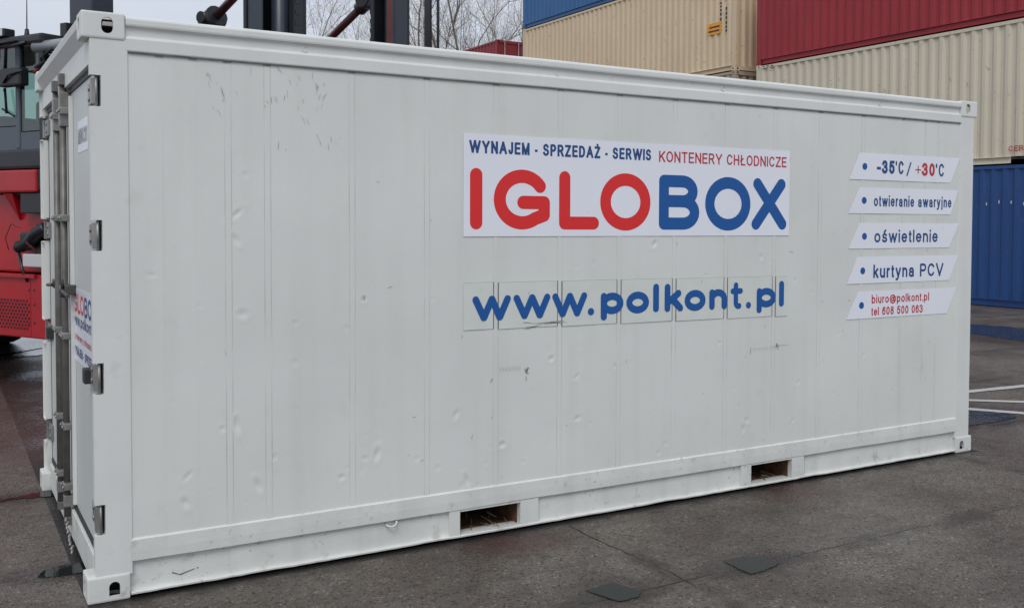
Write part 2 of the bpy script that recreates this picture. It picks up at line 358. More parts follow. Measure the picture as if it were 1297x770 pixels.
# ---- writing
class Ink(MB):
    """flat lettering on the plane y = const, facing -y"""
    def disc(s, cx, cz, rr, y, mi=0, n=20):
        return s.add([(cx + rr * math.cos(6.2832 * i / n), y, cz + rr * math.sin(6.2832 * i / n)) for i in range(n)], [tuple(range(n))], mi)
    def strip(s, pts, h, y, mi, closed):
        n = len(pts); Ls = []; Rs = []
        for i in range(n):
            if closed: a, b = pts[(i - 1) % n], pts[(i + 1) % n]
            else: a, b = pts[max(i - 1, 0)], pts[min(i + 1, n - 1)]
            d1 = (pts[i] - a); d2 = (b - pts[i])
            d1 = d1.normalized() if d1.length > 1e-9 else d2.normalized(); d2 = d2.normalized() if d2.length > 1e-9 else d1
            n1 = Vector((-d1.y, d1.x)); n2 = Vector((-d2.y, d2.x)); mm = (n1 + n2).normalized(); k = h / max(0.5, mm.dot(n1))
            Ls.append(pts[i] + mm * k); Rs.append(pts[i] - mm * k)
        s.add([(p.x, y, p.y) for p in Ls] + [(p.x, y, p.y) for p in Rs], [(i, (i + 1) % n, (i + 1) % n + n, i + n) for i in range(n if closed else n - 1)], mi)
    def stroke(s, pts, wd, y, mi=0, closed=False, cap='round'):
        """a pen stroke: smooth runs as strips, sharp corners joined by discs, each piece a hair above the last"""
        pts = [Vector(p) for p in pts]; h = wd / 2; st = 0.00003; k = 0
        if closed: s.strip(pts, h, y, mi, True); return s
        runs = [[pts[0]]]
        for i in range(1, len(pts)):
            if (pts[i] - pts[i - 1]).length < 1e-6: continue
            runs[-1].append(pts[i])
            if i < len(pts) - 1 and (pts[i + 1] - pts[i]).length > 1e-6:
                if (pts[i] - pts[i - 1]).angle(pts[i + 1] - pts[i]) > R(28): runs.append([pts[i]])
        if cap == 'square':
            a = runs[0]; a[0] = a[0] - (a[1] - a[0]).normalized() * h
            b = runs[-1]; b[-1] = b[-1] + (b[-1] - b[-2]).normalized() * h
        for r_i, run in enumerate(runs):
            s.strip(run, h, y - k * st, mi, False); k += 1
            if r_i: s.disc(run[0].x, run[0].y, h, y - k * st, mi, 24); k += 1
        if cap == 'round':
            for p in (pts[0], pts[-1]): s.disc(p.x, p.y, h, y - k * st, mi, 24); k += 1
        return s
    def write(s, body, x0, x1, zb, cap_h, t, y, mi=0, fit=True):
        """plain grotesque lettering drawn with the pen; t = pen width, fitted to x0..x1"""
        xh = 0.735 * cap_h; gap = 1.0
        def wof(c): return SANS[c][0] if c in SANS else .3
        kern = .15
        tot = sum(wof(c) for c in body) + kern * (len(body) - 1)
        u_ = (x1 - x0) / tot; x = x0
        for c in body:
            w_ = wof(c) * u_
            if c != ' ':
                wr, kind, sts = SANS[c]; H = cap_h if kind == 'C' else xh; A = (cap_h - t) / (H - t)
                tx = min(t, w_)
                def mp_(q): return (x + tx / 2 + q[0] * (w_ - tx), zb + t / 2 + (q[1] * (H - t) if not isinstance(q[1], str) else A * (H - t)))
                for n_, (pts, mode) in enumerate(sts):
                    yy = y - .0003 * n_
                    if mode == 'dot': X, Z = mp_(pts[0]); s.add([(X - t / 2, yy, Z - t / 2), (X + t / 2, yy, Z - t / 2), (X + t / 2, yy, Z + t / 2), (X - t / 2, yy, Z + t / 2)], [(0, 1, 2, 3)], mi)
                    elif mode == 'loop': s.stroke([mp_(q) for q in pts], t, yy, mi, True)
                    elif mode == 'thin': s.stroke([mp_(q) for q in pts], t * .55, yy, mi, True)
                    else: s.stroke([mp_(q) for q in pts], t, yy, mi, False, 'square')
            x += w_ + kern * u_
        return s
def arc(cx, cy, rx, ry, a0, a1, n=22):
    return [(cx + rx * math.cos(R(a0 + (a1 - a0) * i / n)), cy + ry * math.sin(R(a0 + (a1 - a0) * i / n))) for i in range(n + 1)]
GL = {
 'I': [([(0.5, 1), (0.5, 0)], 0)],
 'G': [(arc(.5, .5, .5, .5, 36, 305, 40) + [(1, .17), (1, .44), (.52, .44)], 0)],
 'L': [([(0, 1), (0, 0), (1, 0)], 0)],
 'O': [(arc(.5, .5, .5, .5, 0, 360, 44)[:-1], 1)],
 'B': [([(0, 0), (0, 1)] + arc(.60, .765, .34, .235, 90, -90, 14) + [(0, .53)], 0), ([(.55, .53)] + arc(.62, .265, .38, .265, 90, -90, 14) + [(0, 0)], 0)],
 'X': [([(.05, 1), (1, 0)], 0), ([(0.95, 1), (0, 0)], 0)],
 'w': [([(0, 1), (.25, 0), (.26, 0), (.5, 1), (.51, 1), (.75, 0), (.76, 0), (1, 1)], 0)],
 'o': [(arc(.5, .5, .5, .5, 0, 360, 32)[:-1], 1)],
 'l': [([(.5, 1), (.5, 0)], 0)],
 'k': [([(0, 1), (0, 0)], 0), ([(.85, .70), (.05, .28)], 0), ([(.38, .46), (1, 0)], 0)],
 'n': [([(0, 1), (0, 0)], 0), ([(0, .55)] + arc(.5, .55, .5, .45, 165, 0, 14) + [(1, 0)], 0)],
 't': [([(.38, 1), (.38, .25)] + arc(.68, .2, .30, .2, 180, 290, 8), 0), ([(0, .72), (.95, .72)], 0)],
 'p': [([(0, 1), (0, -.42)], 0), (arc(.5, .5, .5, .5, 0, 360, 32)[:-1], 1)],
}
L_ = 'line'; EL = lambda a=.5, b=.5, c=.5, d=.5, n=28: arc(a, b, c, d, 0, 360, n)[:-1]
SANS = {
 'W': (1.18, 'C', [([(0, 1), (.25, 0)], L_), ([(.25, 0), (.5, 1)], L_), ([(.5, 1), (.75, 0)], L_), ([(.75, 0), (1, 1)], L_)]),
 'Y': (.80, 'C', [([(0, 1), (.5, .42)], L_), ([(1, 1), (.5, .42)], L_), ([(.5, .42), (.5, 0)], L_)]),
 'N': (.72, 'C', [([(0, 0), (0, 1)], L_), ([(0, 1), (1, 0)], L_), ([(1, 0), (1, 1)], L_)]),
 'A': (.82, 'C', [([(0, 0), (.5, 1)], L_), ([(.5, 1), (1, 0)], L_), ([(.2, .33), (.8, .33)], L_)]),
 'J': (.52, 'C', [([(1, 1), (1, .25)] + arc(.5, .25, .5, .25, -10, -175, 10), L_)]),
 'E': (.64, 'C', [([(1, 1), (0, 1), (0, 0), (1, 0)], L_), ([(0, .52), (.9, .52)], L_)]),
 'M': (.84, 'C', [([(0, 0), (0, 1)], L_), ([(0, 1), (.5, .02)], L_), ([(.5, .02), (1, 1)], L_), ([(1, 1), (1, 0)], L_)]),
 'S': (.68, 'C', [(arc(.5, .755, .44, .245, 22, 262, 16) + arc(.5, .26, .5, .26, 85, -160, 16), L_)]),
 'P': (.66, 'C', [([(0, 0), (0, 1)] + arc(.6, .73, .4, .27, 90, -90, 12) + [(0, .46)], L_)]),
 'R': (.72, 'C', [([(0, 0), (0, 1)] + arc(.58, .74, .36, .26, 90, -90, 12) + [(0, .48)], L_), ([(.55, .48), (1, 0)], L_)]),
 'Z': (.68, 'C', [([(0, 1), (1, 1)], L_), ([(1, 1), (0, 0)], L_), ([(0, 0), (1, 0)], L_)]),
 'Ż': (.68, 'C', [([(0, 1), (1, 1)], L_), ([(1, 1), (0, 0)], L_), ([(0, 0), (1, 0)], L_), ([(.5, 1.27)], 'dot')]),
 'D': (.72, 'C', [([(0, 0), (0, 1)] + arc(.45, .5, .55, .5, 90, -90, 18) + [(0, 0)], L_)]),
 'K': (.70, 'C', [([(0, 0), (0, 1)], L_), ([(1, 1), (.02, .36)], L_), ([(.36, .60), (1, 0)], L_)]),
 'O': (.80, 'C', [(EL(), 'loop')]),
 'T': (.70, 'C', [([(0, 1), (1, 1)], L_), ([(.5, 1), (.5, 0)], L_)]),
 'C': (.74, 'C', [(arc(.52, .5, .52, .5, 38, 322, 26), L_)]),
 'H': (.70, 'C', [([(0, 0), (0, 1)], L_), ([(1, 0), (1, 1)], L_), ([(0, .52), (1, .52)], L_)]),
 'Ł': (.66, 'C', [([(.12, 1), (.12, 0), (1, 0)], L_), ([(-.05, .42), (.5, .66)], L_)]),
 'L': (.60, 'C', [([(0, 1), (0, 0), (1, 0)], L_)]),
 'I': (.16, 'C', [([(.5, 0), (.5, 1)], L_)]),
 'U': (.70, 'C', [([(0, 1), (0, .35)] + arc(.5, .35, .5, .35, 190, 350, 14) + [(1, .35), (1, 1)], L_)]),
 'V': (.80, 'C', [([(0, 1), (.5, 0)], L_), ([(.5, 0), (1, 1)], L_)]),
 'B': (.68, 'C', [([(0, 0), (0, 1)] + arc(.58, .765, .36, .235, 90, -90, 12) + [(0, .53)], L_), ([(.5, .53)] + arc(.60, .265, .40, .265, 90, -90, 12) + [(0, 0)], L_)]),
 'F': (.62, 'C', [([(1, 1), (0, 1), (0, 0)], L_), ([(0, .5), (.85, .5)], L_)]),
 '-': (.30, 'C', [([(0, .36), (1, .36)], L_)]),
 '/': (.34, 'C', [([(0, 0), (1, 1)], L_)]),
 '+': (.58, 'C', [([(0, .42), (1, .42)], L_), ([(.5, .12), (.5, .74)], L_)]),
 '°': (.30, 'C', [(arc(.5, .88, .5, .16, 0, 360, 14)[:-1], 'thin')]),
 '.': (.14, 'C', [([(.5, 0)], 'dot')]),
 '3': (.58, 'C', [(arc(.45, .755, .47, .245, 165, -80, 14), L_), (arc(.45, .27, .55, .27, 80, -165, 14), L_)]),
 '5': (.58, 'C', [([(.92, 1), (.16, 1), (.04, .52)] + arc(.48, .33, .52, .33, 130, -160, 16), L_)]),
 '0': (.58, 'C', [(EL(), 'loop')]),
 '2': (.58, 'C', [(arc(.5, .72, .48, .28, 165, -35, 14) + [(0, 0), (1, 0)], L_)]),
 '1': (.34, 'C', [([(0, .78), (.7, 1), (.7, 0)], L_)]),
 '6': (.58, 'C', [(EL(.5, .33, .5, .33), 'loop'), ([(.0, .36)] + arc(.55, .5, .55, .5, 175, 50, 14), L_)]),
 '8': (.58, 'C', [(EL(.5, .77, .42, .23), 'loop'), (EL(.5, .27, .5, .27), 'loop')]),
 'o': (.58, 'x', [(EL(), 'loop')]),
 't': (.28, 'x', [([(.4, 1.30), (.4, .2), (.6, 0), (1, 0)], L_), ([(0, 1), (1, 1)], L_)]),
 'w': (.80, 'x', [([(0, 1), (.25, 0)], L_), ([(.25, 0), (.5, 1)], L_), ([(.5, 1), (.75, 0)], L_), ([(.75, 0), (1, 1)], L_)]),
 'i': (.14, 'x', [([(.5, 0), (.5, 1)], L_), ([(.5, 'A')], 'dot')]),
 'e': (.56, 'x', [([(0.04, .52), (1, .52)] + arc(.5, .5, .5, .5, 8, 318, 24), L_)]),
 'r': (.32, 'x', [([(0, 0), (0, 1)], L_), ([(0, .62), (.35, .93), (1, 1)], L_)]),
 'a': (.56, 'x', [([(.04, .78)] + arc(.46, .72, .44, .28, 150, 0, 12) + [(.90, .0)], L_), (EL(.43, .27, .43, .29, 22), 'loop')]),
 'n': (.52, 'x', [([(0, 0), (0, 1)], L_), ([(0, .6)] + arc(.5, .62, .5, .38, 160, 0, 12) + [(1, 0)], L_)]),
 'u': (.52, 'x', [([(1, 0), (1, 1)], L_), ([(1, .4)] + arc(.5, .38, .5, .38, -20, -180, 12) + [(0, 1)], L_)]),
 'y': (.54, 'x', [([(0, 1), (.5, .02)], L_), ([(1, 1), (.42, -.25), (.25, -.40), (.05, -.40)], L_)]),
 'j': (.20, 'x', [([(.8, 1), (.8, -.25), (.6, -.40), (0, -.40)], L_), ([(.8, 'A')], 'dot')]),
 'ś': (.50, 'x', [(arc(.5, .75, .42, .25, 25, 262, 14) + arc(.5, .25, .5, .25, 85, -160, 14), L_), ([(.4, 1.25), (.68, 1.5)], L_)]),
 'l': (.14, 'x', [([(.5, 0), (.5, 'A')], L_)]),
 'k': (.50, 'x', [([(0, 0), (0, 'A')], L_), ([(.95, 1), (.02, .38)], L_), ([(.36, .62), (1, 0)], L_)]),
 'b': (.58, 'x', [([(0, 0), (0, 'A')], L_), (EL(), 'loop')]),
 'p': (.58, 'x', [([(0, 1), (0, -.42)], L_), (EL(), 'loop')]),
 'ł': (.20, 'x', [([(.5, 0), (.5, 'A')], L_), ([(0, .5), (1, .85)], L_)]),
 'c': (.52, 'x', [(arc(.52, .5, .52, .5, 42, 318, 22), L_)]),
 'h': (.52, 'x', [([(0, 0), (0, 'A')], L_), ([(0, .6)] + arc(.5, .62, .5, .38, 160, 0, 12) + [(1, 0)], L_)]),
 'd': (.58, 'x', [([(1, 0), (1, 'A')], L_), (EL(), 'loop')]),
 'z': (.48, 'x', [([(0, 1), (1, 1), (0, 0), (1, 0)], L_)]),
 '@': (1.0, 'C', [(arc(.5, .38, .5, .55, -40, 300, 30), L_), (EL(.47, .38, .2, .24, 16), 'loop'), ([(.72, .66), (.70, .18), (.86, .2)], L_)]),
}
def glyph(ink, g, x0, x1, z0, z1, wd, y, mi):
    for i, (pts, cl) in enumerate(GL[g]):
        q = [(x0 + wd / 2 + u * (x1 - x0 - wd), z0 + wd / 2 + v * (z1 - z0 - wd)) for u, v in pts]
        ink.stroke(q, wd, y - 0.0004 * i, mi, bool(cl))

# ---------------------------------------------------------------- the ground
def ground():
    mb = MB(); Z = []
    mb.add([(-400, -300, 0), (500, -300, 0), (500, 600, 0), (-400, 600, 0)], [(0, 1, 2, 3)])
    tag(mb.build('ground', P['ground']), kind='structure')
ground()
def blob_sheet(name, pts, z, mtl, sub=6, jit=0.0, kind='structure'):
    out = []
    n = len(pts)
    for i in range(n):
        a = Vector(pts[i]); b = Vector(pts[(i + 1) % n])
        for k in range(sub):
            p = a.lerp(b, k / sub)
            if k: p += Vector((random.uniform(-jit, jit), random.uniform(-jit, jit))) * (0.5 + math.sin(math.pi * k / sub))
            out.append((p.x, p.y, z))
    o = MB().add(out, [tuple(range(len(out)))]).build(name, mtl); tag(o, kind=kind); return o
# small water-filled square sinks in the slabs near the camera
blob_sheet('puddle', [(1.982, -1.002), (2.041, -1.204), (2.150, -1.200), (2.200, -1.140), (2.147, -0.979)], 0.004, P['puddle'], 5, 0.004)
blob_sheet('puddle', [(2.796, -1.013), (2.79, -1.235), (2.88, -1.235), (3.035, -1.185), (2.973, -1.015)], 0.004, P['puddle'], 5, 0.004)
# puddles before the doors
blob_sheet('puddle', [(-0.16, 0.52), (-0.07, 0.485), (0.04, 0.49), (0.10, 0.50), (0.10, 0.64), (0.04, 0.655), (-0.07, 0.65), (-0.13, 0.60)], 0.004, P['puddle'], 6, 0.0025)
blob_sheet('puddle', [(-0.6, 2.15), (-0.3, 2.14), (-.10, 2.155), (0.02, 2.12), (0.2, 2.13), (0.2, 2.30), (0.02, 2.29), (-0.06, 2.25), (-0.15, 2.20), (-0.35, 2.18)], 0.004, P['puddle'], 8, 0.012)
# wet patches by the blue container
P['wetpatch'] = mat('shallow_water_on_asphalt', (0.030, 0.028, 0.027), 0.12, var=0.5, vscale=5, bump=0.5, bscale=16, rvar=0.07)
blob_sheet('puddle', [(12.3, 3.6), (12.9, 4.35), (13.1, 5.3), (13.4, 6.2), (14.3, 6.6), (14.6, 5.8), (14.1, 4.8), (13.6, 3.9), (13.2, 3.2)], 0.004, P['wetpatch'], 14, 0.035)
blob_sheet('puddle', [(6.60, 0.62), (7.50, 0.64), (7.62, 0.75), (7.56, 1.10), (7.42, 1.45), (7.05, 1.6), (6.5, 1.4), (6.3, 0.9)], 0.004, P['wetpatch'], 14, 0.012)
blob_sheet('puddle', [(-1.5, 10.2), (-.6, 9.7), (0.5, 9.6), (1.7, 9.9), (1.9, 13.6), (0.4, 18.6), (-1.2, 18.0)], 0.004, P['wetpatch'], 10, 0.12)
def line(a, b, w=0.10):
    a = Vector(a); b = Vector(b); d = (b - a).normalized(); nn = Vector((-d.y, d.x)) * w / 2
    N_ = 30; vs = []
    for i in range(N_ + 1):
        p = a.lerp(b, i / N_); j = random.uniform(0.88, 1.06); vs += [(p.x + nn.x * j, p.y + nn.y * j, 0.006), (p.x - nn.x * j, p.y - nn.y * j, 0.006)]
    o = MB().add(vs, [(2 * i, 2 * i + 1, 2 * i + 3, 2 * i + 2) for i in range(N_)]).build('road_marking', P['line']); tag(o, kind='structure')
line((6.6, 1.93), (11.5, 1.55), 0.13); line((6.2, 3.0), (10.2, -0.60), 0.11); line((6.6, 2.6), (9.3, -1.7), 0.12)
line((12.9, 9.5), (14.6, 6.6), 0.14)

# ---------------------------------------------------------------- the white refrigerated container
LEN, WID, HGT = 6.058, 2.438, 2.629
ig = empty('refrigerated_container')
tag(ig, 'white refrigerated container lettered in red and blue, on wet asphalt in the foreground', 'shipping container')
castings(ig, LEN, WID, HGT, P['white_frame'], P['white_low'], 0.0)
# rails along the top (profile swept in x, front and back)
def top_rail(flip):
    prof = [(0.012, 2.463), (0.006, 2.465), (0.004, 2.470), (0.004, 2.520), (0.007, 2.527), (0.019, 2.531), (0.020, 2.535), (0.018, 2.568), (0.012, 2.574), (0.003, 2.578), (0.001, 2.586), (0.001, 2.606), (0.005, 2.615), (0.014, 2.621), (0.05, 2.621), (0.10, 2.612), (0.10, 2.463)]
    if flip: prof = [(WID - y, z) for y, z in prof]
    mb = MB(); nx = 40; k = len(prof); vs = []
    for i in range(nx + 1):
        x = 0.180 + (5.878 - 0.180) * i / nx
        for y, z in prof:
            dz = 0.0025 * mnoise.noise(Vector((x * 1.6, y, 3.3))); dy = 0.002 * mnoise.noise(Vector((x * 2.3, 7.7, z * 5)))
            vs.append((x, y + dy, z + dz))
    fs = []
    for i in range(nx):
        for j in range(k):
            a = i * k + j; b = i * k + (j + 1) % k; q = (a, b, b + k, a + k); fs.append(q if not flip else q[::-1])
    fs += [tuple(range(k)), tuple(range(nx * k, nx * k + k))]
    return mb.add(vs, fs, 0).build('top_rail', P['white_frame'], ig)
tr_front = top_rail(False); top_rail(True)
for x in (0.99, 2.42, 3.62, 5.03):
    m_ = MB(); m_.tube([(x + 0.013 * math.cos(a), 0.018, 2.551 + 0.013 * math.sin(a)) for a in [R(50 + 26 * k) for k in range(11)]], 0.0035, 6); m_.build('lashing_ring', P['white_frame'], tr_front)
# side panel with dents
DENTS = [(0.659, 1.745, .030, .006), (0.655, 1.625, .028, .006), (0.682, 1.268, .035, .004), (1.283, 1.318, .018, .008), (0.653, 0.737, .032, .008), (0.587, 0.728, .018, .006), (1.353, 0.519, .032, .007), (1.796, 0.68, .03, .005), (2.381, 0.943, .022, .007), (2.555, 0.827, .022, .006), (2.556, 0.585, .026, .005), (2.072, 0.487, .028, .006), (3.602, 0.962, .018, .006), (3.837, 0.449, .024, .006), (3.805, 0.396, .024, .007), (3.137, 0.321, .02, .005), (2.816, 0.872, .02, .005), (4.235, 0.41, .02, .005), (4.28, 0.659, .02, .006), (3.095, 1.586, .026, .008), (3.942, 1.499, .022, .006), (1.29, 0.505, .02, .005), (0.751, 0.439, .03, .007), (0.83, 0.565, .018, .006), (0.43, 0.525, .028, .005), (1.857, 0.318, .03, .008), (1.165, 0.424, .022, .006), (0.418, 0.398, .03, .006), (0.93, 1.02, .02, .004), (2.31, 1.30, .02, .004), (0.70, 1.93, .02, .003), (5.2, 0.52, .02, .004), (4.9, 0.8, .02, .004), (5.5, 0.35, .02, .005)]
rd = random.Random(3)
for i in range(75):
    DENTS.append((rd.uniform(0.25, 5.8), 0.28 + 1.3 * rd.random() ** 1.6, rd.uniform(.010, .024), rd.uniform(.0012, .004)))
def side_panel():
    x0, x1, z0, z1 = 0.186, 5.884, 0.255, 2.470; nx, nz = 520, 200
    ys = [[0.0] * (nx + 1) for _ in range(nz + 1)]
    for j in range(nz + 1):
        z = z0 + (z1 - z0) * j / nz
        for i in range(nx + 1):
            x = x0 + (x1 - x0) * i / nx
            ys[j][i] = 0.012 + 0.0016 * mnoise.noise(Vector((x * 1.7, 0, z * 1.1))) + 0.0009 * mnoise.noise(Vector((x * 7, 3, z * 3)))
    dx = (x1 - x0) / nx; dz = (z1 - z0) / nz
    for (cx_, cz_, rr, dd) in [(a_, b_, c_ * .58, d_ * .95) for a_, b_, c_, d_ in DENTS]:
        e = rd.choice((rd.uniform(0.5, 0.8), rd.uniform(1.3, 2.0), rd.uniform(.85, 1.2))); th = rd.uniform(0, 3.14); c_, s_ = math.cos(th), math.sin(th); sk = rd.uniform(-0.6, 0.6)
        for j in range(max(0, int((cz_ - 3.5 * rr - z0) / dz)), min(nz, int((cz_ + 3.5 * rr - z0) / dz)) + 1):
            for i in range(max(0, int((cx_ - 3.5 * rr - x0) / dx)), min(nx, int((cx_ + 3.5 * rr - x0) / dx)) + 1):
                X = x0 + i * dx - cx_; Z = z0 + j * dz - cz_
                a = (X * c_ + Z * s_) / rr * e; b = (-X * s_ + Z * c_) / rr / e
                d2 = a * a + b * b
                ys[j][i] += dd * (math.exp(-d2 * 1.3) * (1 + sk * a) - 0.22 * math.exp(-(math.sqrt(d2) - 1.7) ** 2 * 3))
    vs = [(x0 + i * dx, ys[j][i], z0 + j * dz) for j in range(nz + 1) for i in range(nx + 1)]
    fs = [(j * (nx + 1) + i, j * (nx + 1) + i + 1, (j + 1) * (nx + 1) + i + 1, (j + 1) * (nx + 1) + i) for j in range(nz) for i in range(nx)]
    mb = MB(); mb.add(vs, fs, 0, True)
    mb.box(x0, x1, 0.020, 0.075, z0, z1, 0)
    return mb.build('side_panel', P['white'], ig)
sp = side_panel()
SEAMS = [0.32, 0.465, 0.62, 0.803] + [1.222 + 0.4043 * k for k in range(10)] + [5.262, 5.50, 5.64]
def seam(x, ztop):
    mb = MB()
    N_ = 40
    def strip(xa, xb, off, mi):
        vs = []
        for j in range(N_ + 1):
            z = 0.262 + (ztop - 0.262) * j / N_; y = 0.012 + 0.0016 * mnoise.noise(Vector((x * 1.7, 0, z * 1.1)))
            vs += [(xa, y + 0.004, z), (xa, y - off, z), (xb, y - off, z), (xb, y + 0.004, z)]
        fs = []
        for j in range(N_):
            k = 4 * j
            for q in range(3): fs.append((k + q, k + q + 1, k + q + 5, k + q + 4))
        mb.add(vs, fs, mi)
    wd = 0.026 if x < 5.2 else 0.012
    strip(x - wd / 2, x + wd / 2, 0.0016 if x > 0.6 else 0.0008, 0)
    if x > 0.6: strip(x - wd / 2 - 0.0036, x - wd / 2, 0.0009, 1); strip(x + wd / 2, x + wd / 2 + 0.0036, 0.0009, 1)
    mb.box(x - wd / 2 - .004, x + wd / 2 + .004, 0.0055, 0.012, ztop - 0.006, ztop + 0.003, 2)
    return mb.build('seam_strip', [P['white'], P['seal'], P['grime_and_dark_strip']], sp)
for x in SEAMS: seam(x, 2.459)
MB().box(0.19, 5.884, 0.0035, 0.0115, 2.4585, 2.4625).build('seam_shadow_strip', P['grime_and_dark_strip'], tr_front)  # solid dark strip, coloured as the shade in the joint under the rail
# far side panel, end wall, roof, floor
MB().box(0.19, 5.87, WID - 0.075, WID - 0.012, 0.25, 2.47).build('side_panel', P['white'], ig)
MB().box(0.1, 5.96, 0.1, WID - 0.1, 2.585, 2.603).build('roof', P['white'], ig)
MB().box(0.1, 5.96, 0.05, WID - 0.05, 0.175, 0.245).build('floor_frame', P['under'], ig)
ew = MB().box(6.0, 6.035, 0.15, WID - 0.15, 0.12, 2.5, 0).build('end_wall', P['white'], ig)
MB().box(6.035, 6.05, 0.45, 2.0, 1.35, 2.3, 0).build('cooling_unit_panel', P['steel'], ew)
MB().box(5.96, 6.04, 0.165, WID - 0.165, 2.5, 2.61).build('end_header', P['white_frame'], ig)
MB().box(5.96, 6.04, 0.165, WID - 0.165, 0.02, 0.12).build('end_sill', P['white_frame'], ig)
# corner posts; the door posts are notched for the hinges
HZ = [(0.303, 0.441), (0.935, 1.076), (1.575, 1.712), (2.213, 2.350)]
def door_post(far):
    mb = MB(); Y = (lambda a: WID - a) if far else (lambda a: a)
    def bx(xa, xb, ya, yb, za, zb, bev=0.0):
        a, b = sorted((Y(ya), Y(yb))); mb.box(xa, xb, a, b, za, zb, 0, bev)
    bx(0.078, 0.187, 0.006, 0.07, 0.112, 2.518)
    zs = [0.112] + [z for ab in HZ for z in ab] + [2.518]
    for i in range(0, len(zs), 2): bx(0.034, 0.078, 0.006, 0.05, zs[i], zs[i + 1])
    if far:
        for i in range(0, len(zs), 2):
            bx(0.024, 0.034, 0.006, 0.013, zs[i] + .002, zs[i + 1] - .002)
            for zz in ((zs[i] + .002, zs[i] + .009), (zs[i + 1] - .009, zs[i + 1] - .002)): bx(0.024, 0.034, 0.013, 0.11, *zz)
    if far:                                    # folded inner flange seen beside the door
        for i in range(0, len(zs), 2):
            bx(0.050, 0.078, 0.05, 0.115, zs[i] + .01, zs[i + 1] - .01); bx(0.036, 0.078, 0.115, 0.122, zs[i] + .01, zs[i + 1] - .01)
    o = mb.build('corner_post', P['white_frame'], ig)
    return o
door_post(False); door_post(True)
for far in (0, 1):
    ya, yb = (0.006, 0.12) if not far else (WID - 0.12, WID - 0.006)
    MB().box(5.872, 6.03, ya, yb, 0.112, 2.518, 0, 0.006).build('corner_post', P['white_frame'], ig)
# bottom side rail
POCK = [(1.819, 2.185), (3.877, 4.229)]
def bottom_rail(flip):
    mb = MB(); Y = (lambda a: WID - a) if flip else (lambda a: a)
    def bx(xa, xb, ya, yb, za, zb, mi=0, bev=0.0):
        a, b = sorted((Y(ya), Y(yb))); mb.box(xa, xb, a, b, za, zb, mi, bev)
    # long upper band, slightly wavy, sloped top ledge
    N_ = 90; vs = []; x0, x1 = 0.181, 5.884
    for i in range(N_ + 1):
        x = x0 + (x1 - x0) * i / N_
        q = 0.0022 * mnoise.noise(Vector((x * 3, 1, 0))); q2 = 0.003 * mnoise.noise(Vector((x * 2, 5, 0)))
        for (y, z) in ((0.05, 0.2705), (0.0105, 0.2695), (0.0045, 0.262), (0.003 + q, 0.21), (0.004 + q, 0.166 + q2), (0.05, 0.166 + q2)):
            vs.append((x, Y(y), z))
    k = 6; fs = [(i * k + j, i * k + (j + 1) % k, (i + 1) * k + (j + 1) % k, (i + 1) * k + j) for i in range(N_) for j in range(k)] + [tuple(range(k)), tuple(range(N_ * k, N_ * k + k))]
    mb.add(vs, fs)
    segs = [(0.181, 1.754), (2.301, 3.791), (4.342, 5.884)]
    for a, b in segs:
        bx(a, b, 0.028, 0.036, 0.018, 0.165)
        bx(a + 0.44 if a < 1 else a + .02, b - 0.06 if b < 5 else b - .30, 0.0245, 0.0275, 0.024, 0.150, 0)
    for a, b in ((1.754, 1.818), (2.186, 2.301), (3.791, 3.876), (4.230, 4.342)):
        bx(a, b, 0.008, 0.05, 0.0185, 0.1645, 0, 0.003)
    for a, b in POCK: bx(a, b, 0.009, 0.05, 0.152, 0.1655)
    # lower lip, bent here and there
    vs = []; N_ = 140
    for i in range(N_ + 1):
        x = 0.181 + (5.90 - 0.181) * i / N_
        q = 0.006 * max(0, mnoise.noise(Vector((x * 3.3, 9, 0)))) + 0.002 * mnoise.noise(Vector((x * 17, 9, 0)))
        for (y, z) in ((0.10, 0.026), (0.010, 0.026 + q * .6), (0.004, 0.022 + q), (0.005, 0.014 + q), (0.10, 0.016)):
            vs.append((x, Y(y), z))
    k = 5; fs = [(i * k + j, i * k + (j + 1) % k, (i + 1) * k + (j + 1) % k, (i + 1) * k + j) for i in range(N_) for j in range(k)]
    mb.add(vs, fs)
    return mb.build('bottom_rail', P['white_low'], ig)
br = bottom_rail(False); bottom_rail(True)
h_ = MB(); h_.tube([(1.40, 0.026, 0.150), (1.405, 0.004, 0.140), (1.425, -0.006, 0.134), (1.445, -0.004, 0.142), (1.455, 0.004, 0.155), (1.452, 0.02, 0.158)], 0.005, 8); h_.build('bent_lashing_loop', P['white_low'], br)
mk = MB()
for a, b in (((0.36, 0.078), (0.395, 0.062)), ((0.395, 0.062), (0.46, 0.079)), ((0.47, 0.083), (0.476, 0.078))):
    a = Vector(a); b = Vector(b); nn = Vector((-(b - a).y, (b - a).x)).normalized() * 0.0035
    mk.add([(a.x + nn.x, .0268, a.y + nn.y), (a.x - nn.x, .0268, a.y - nn.y), (b.x - nn.x * .5, .0268, b.y - nn.y * .5), (b.x + nn.x * .5, .0268, b.y + nn.y * .5)], [(0, 1, 2, 3)])
mk.build('scrape_mark', P['grime_and_dark_strip'], br)
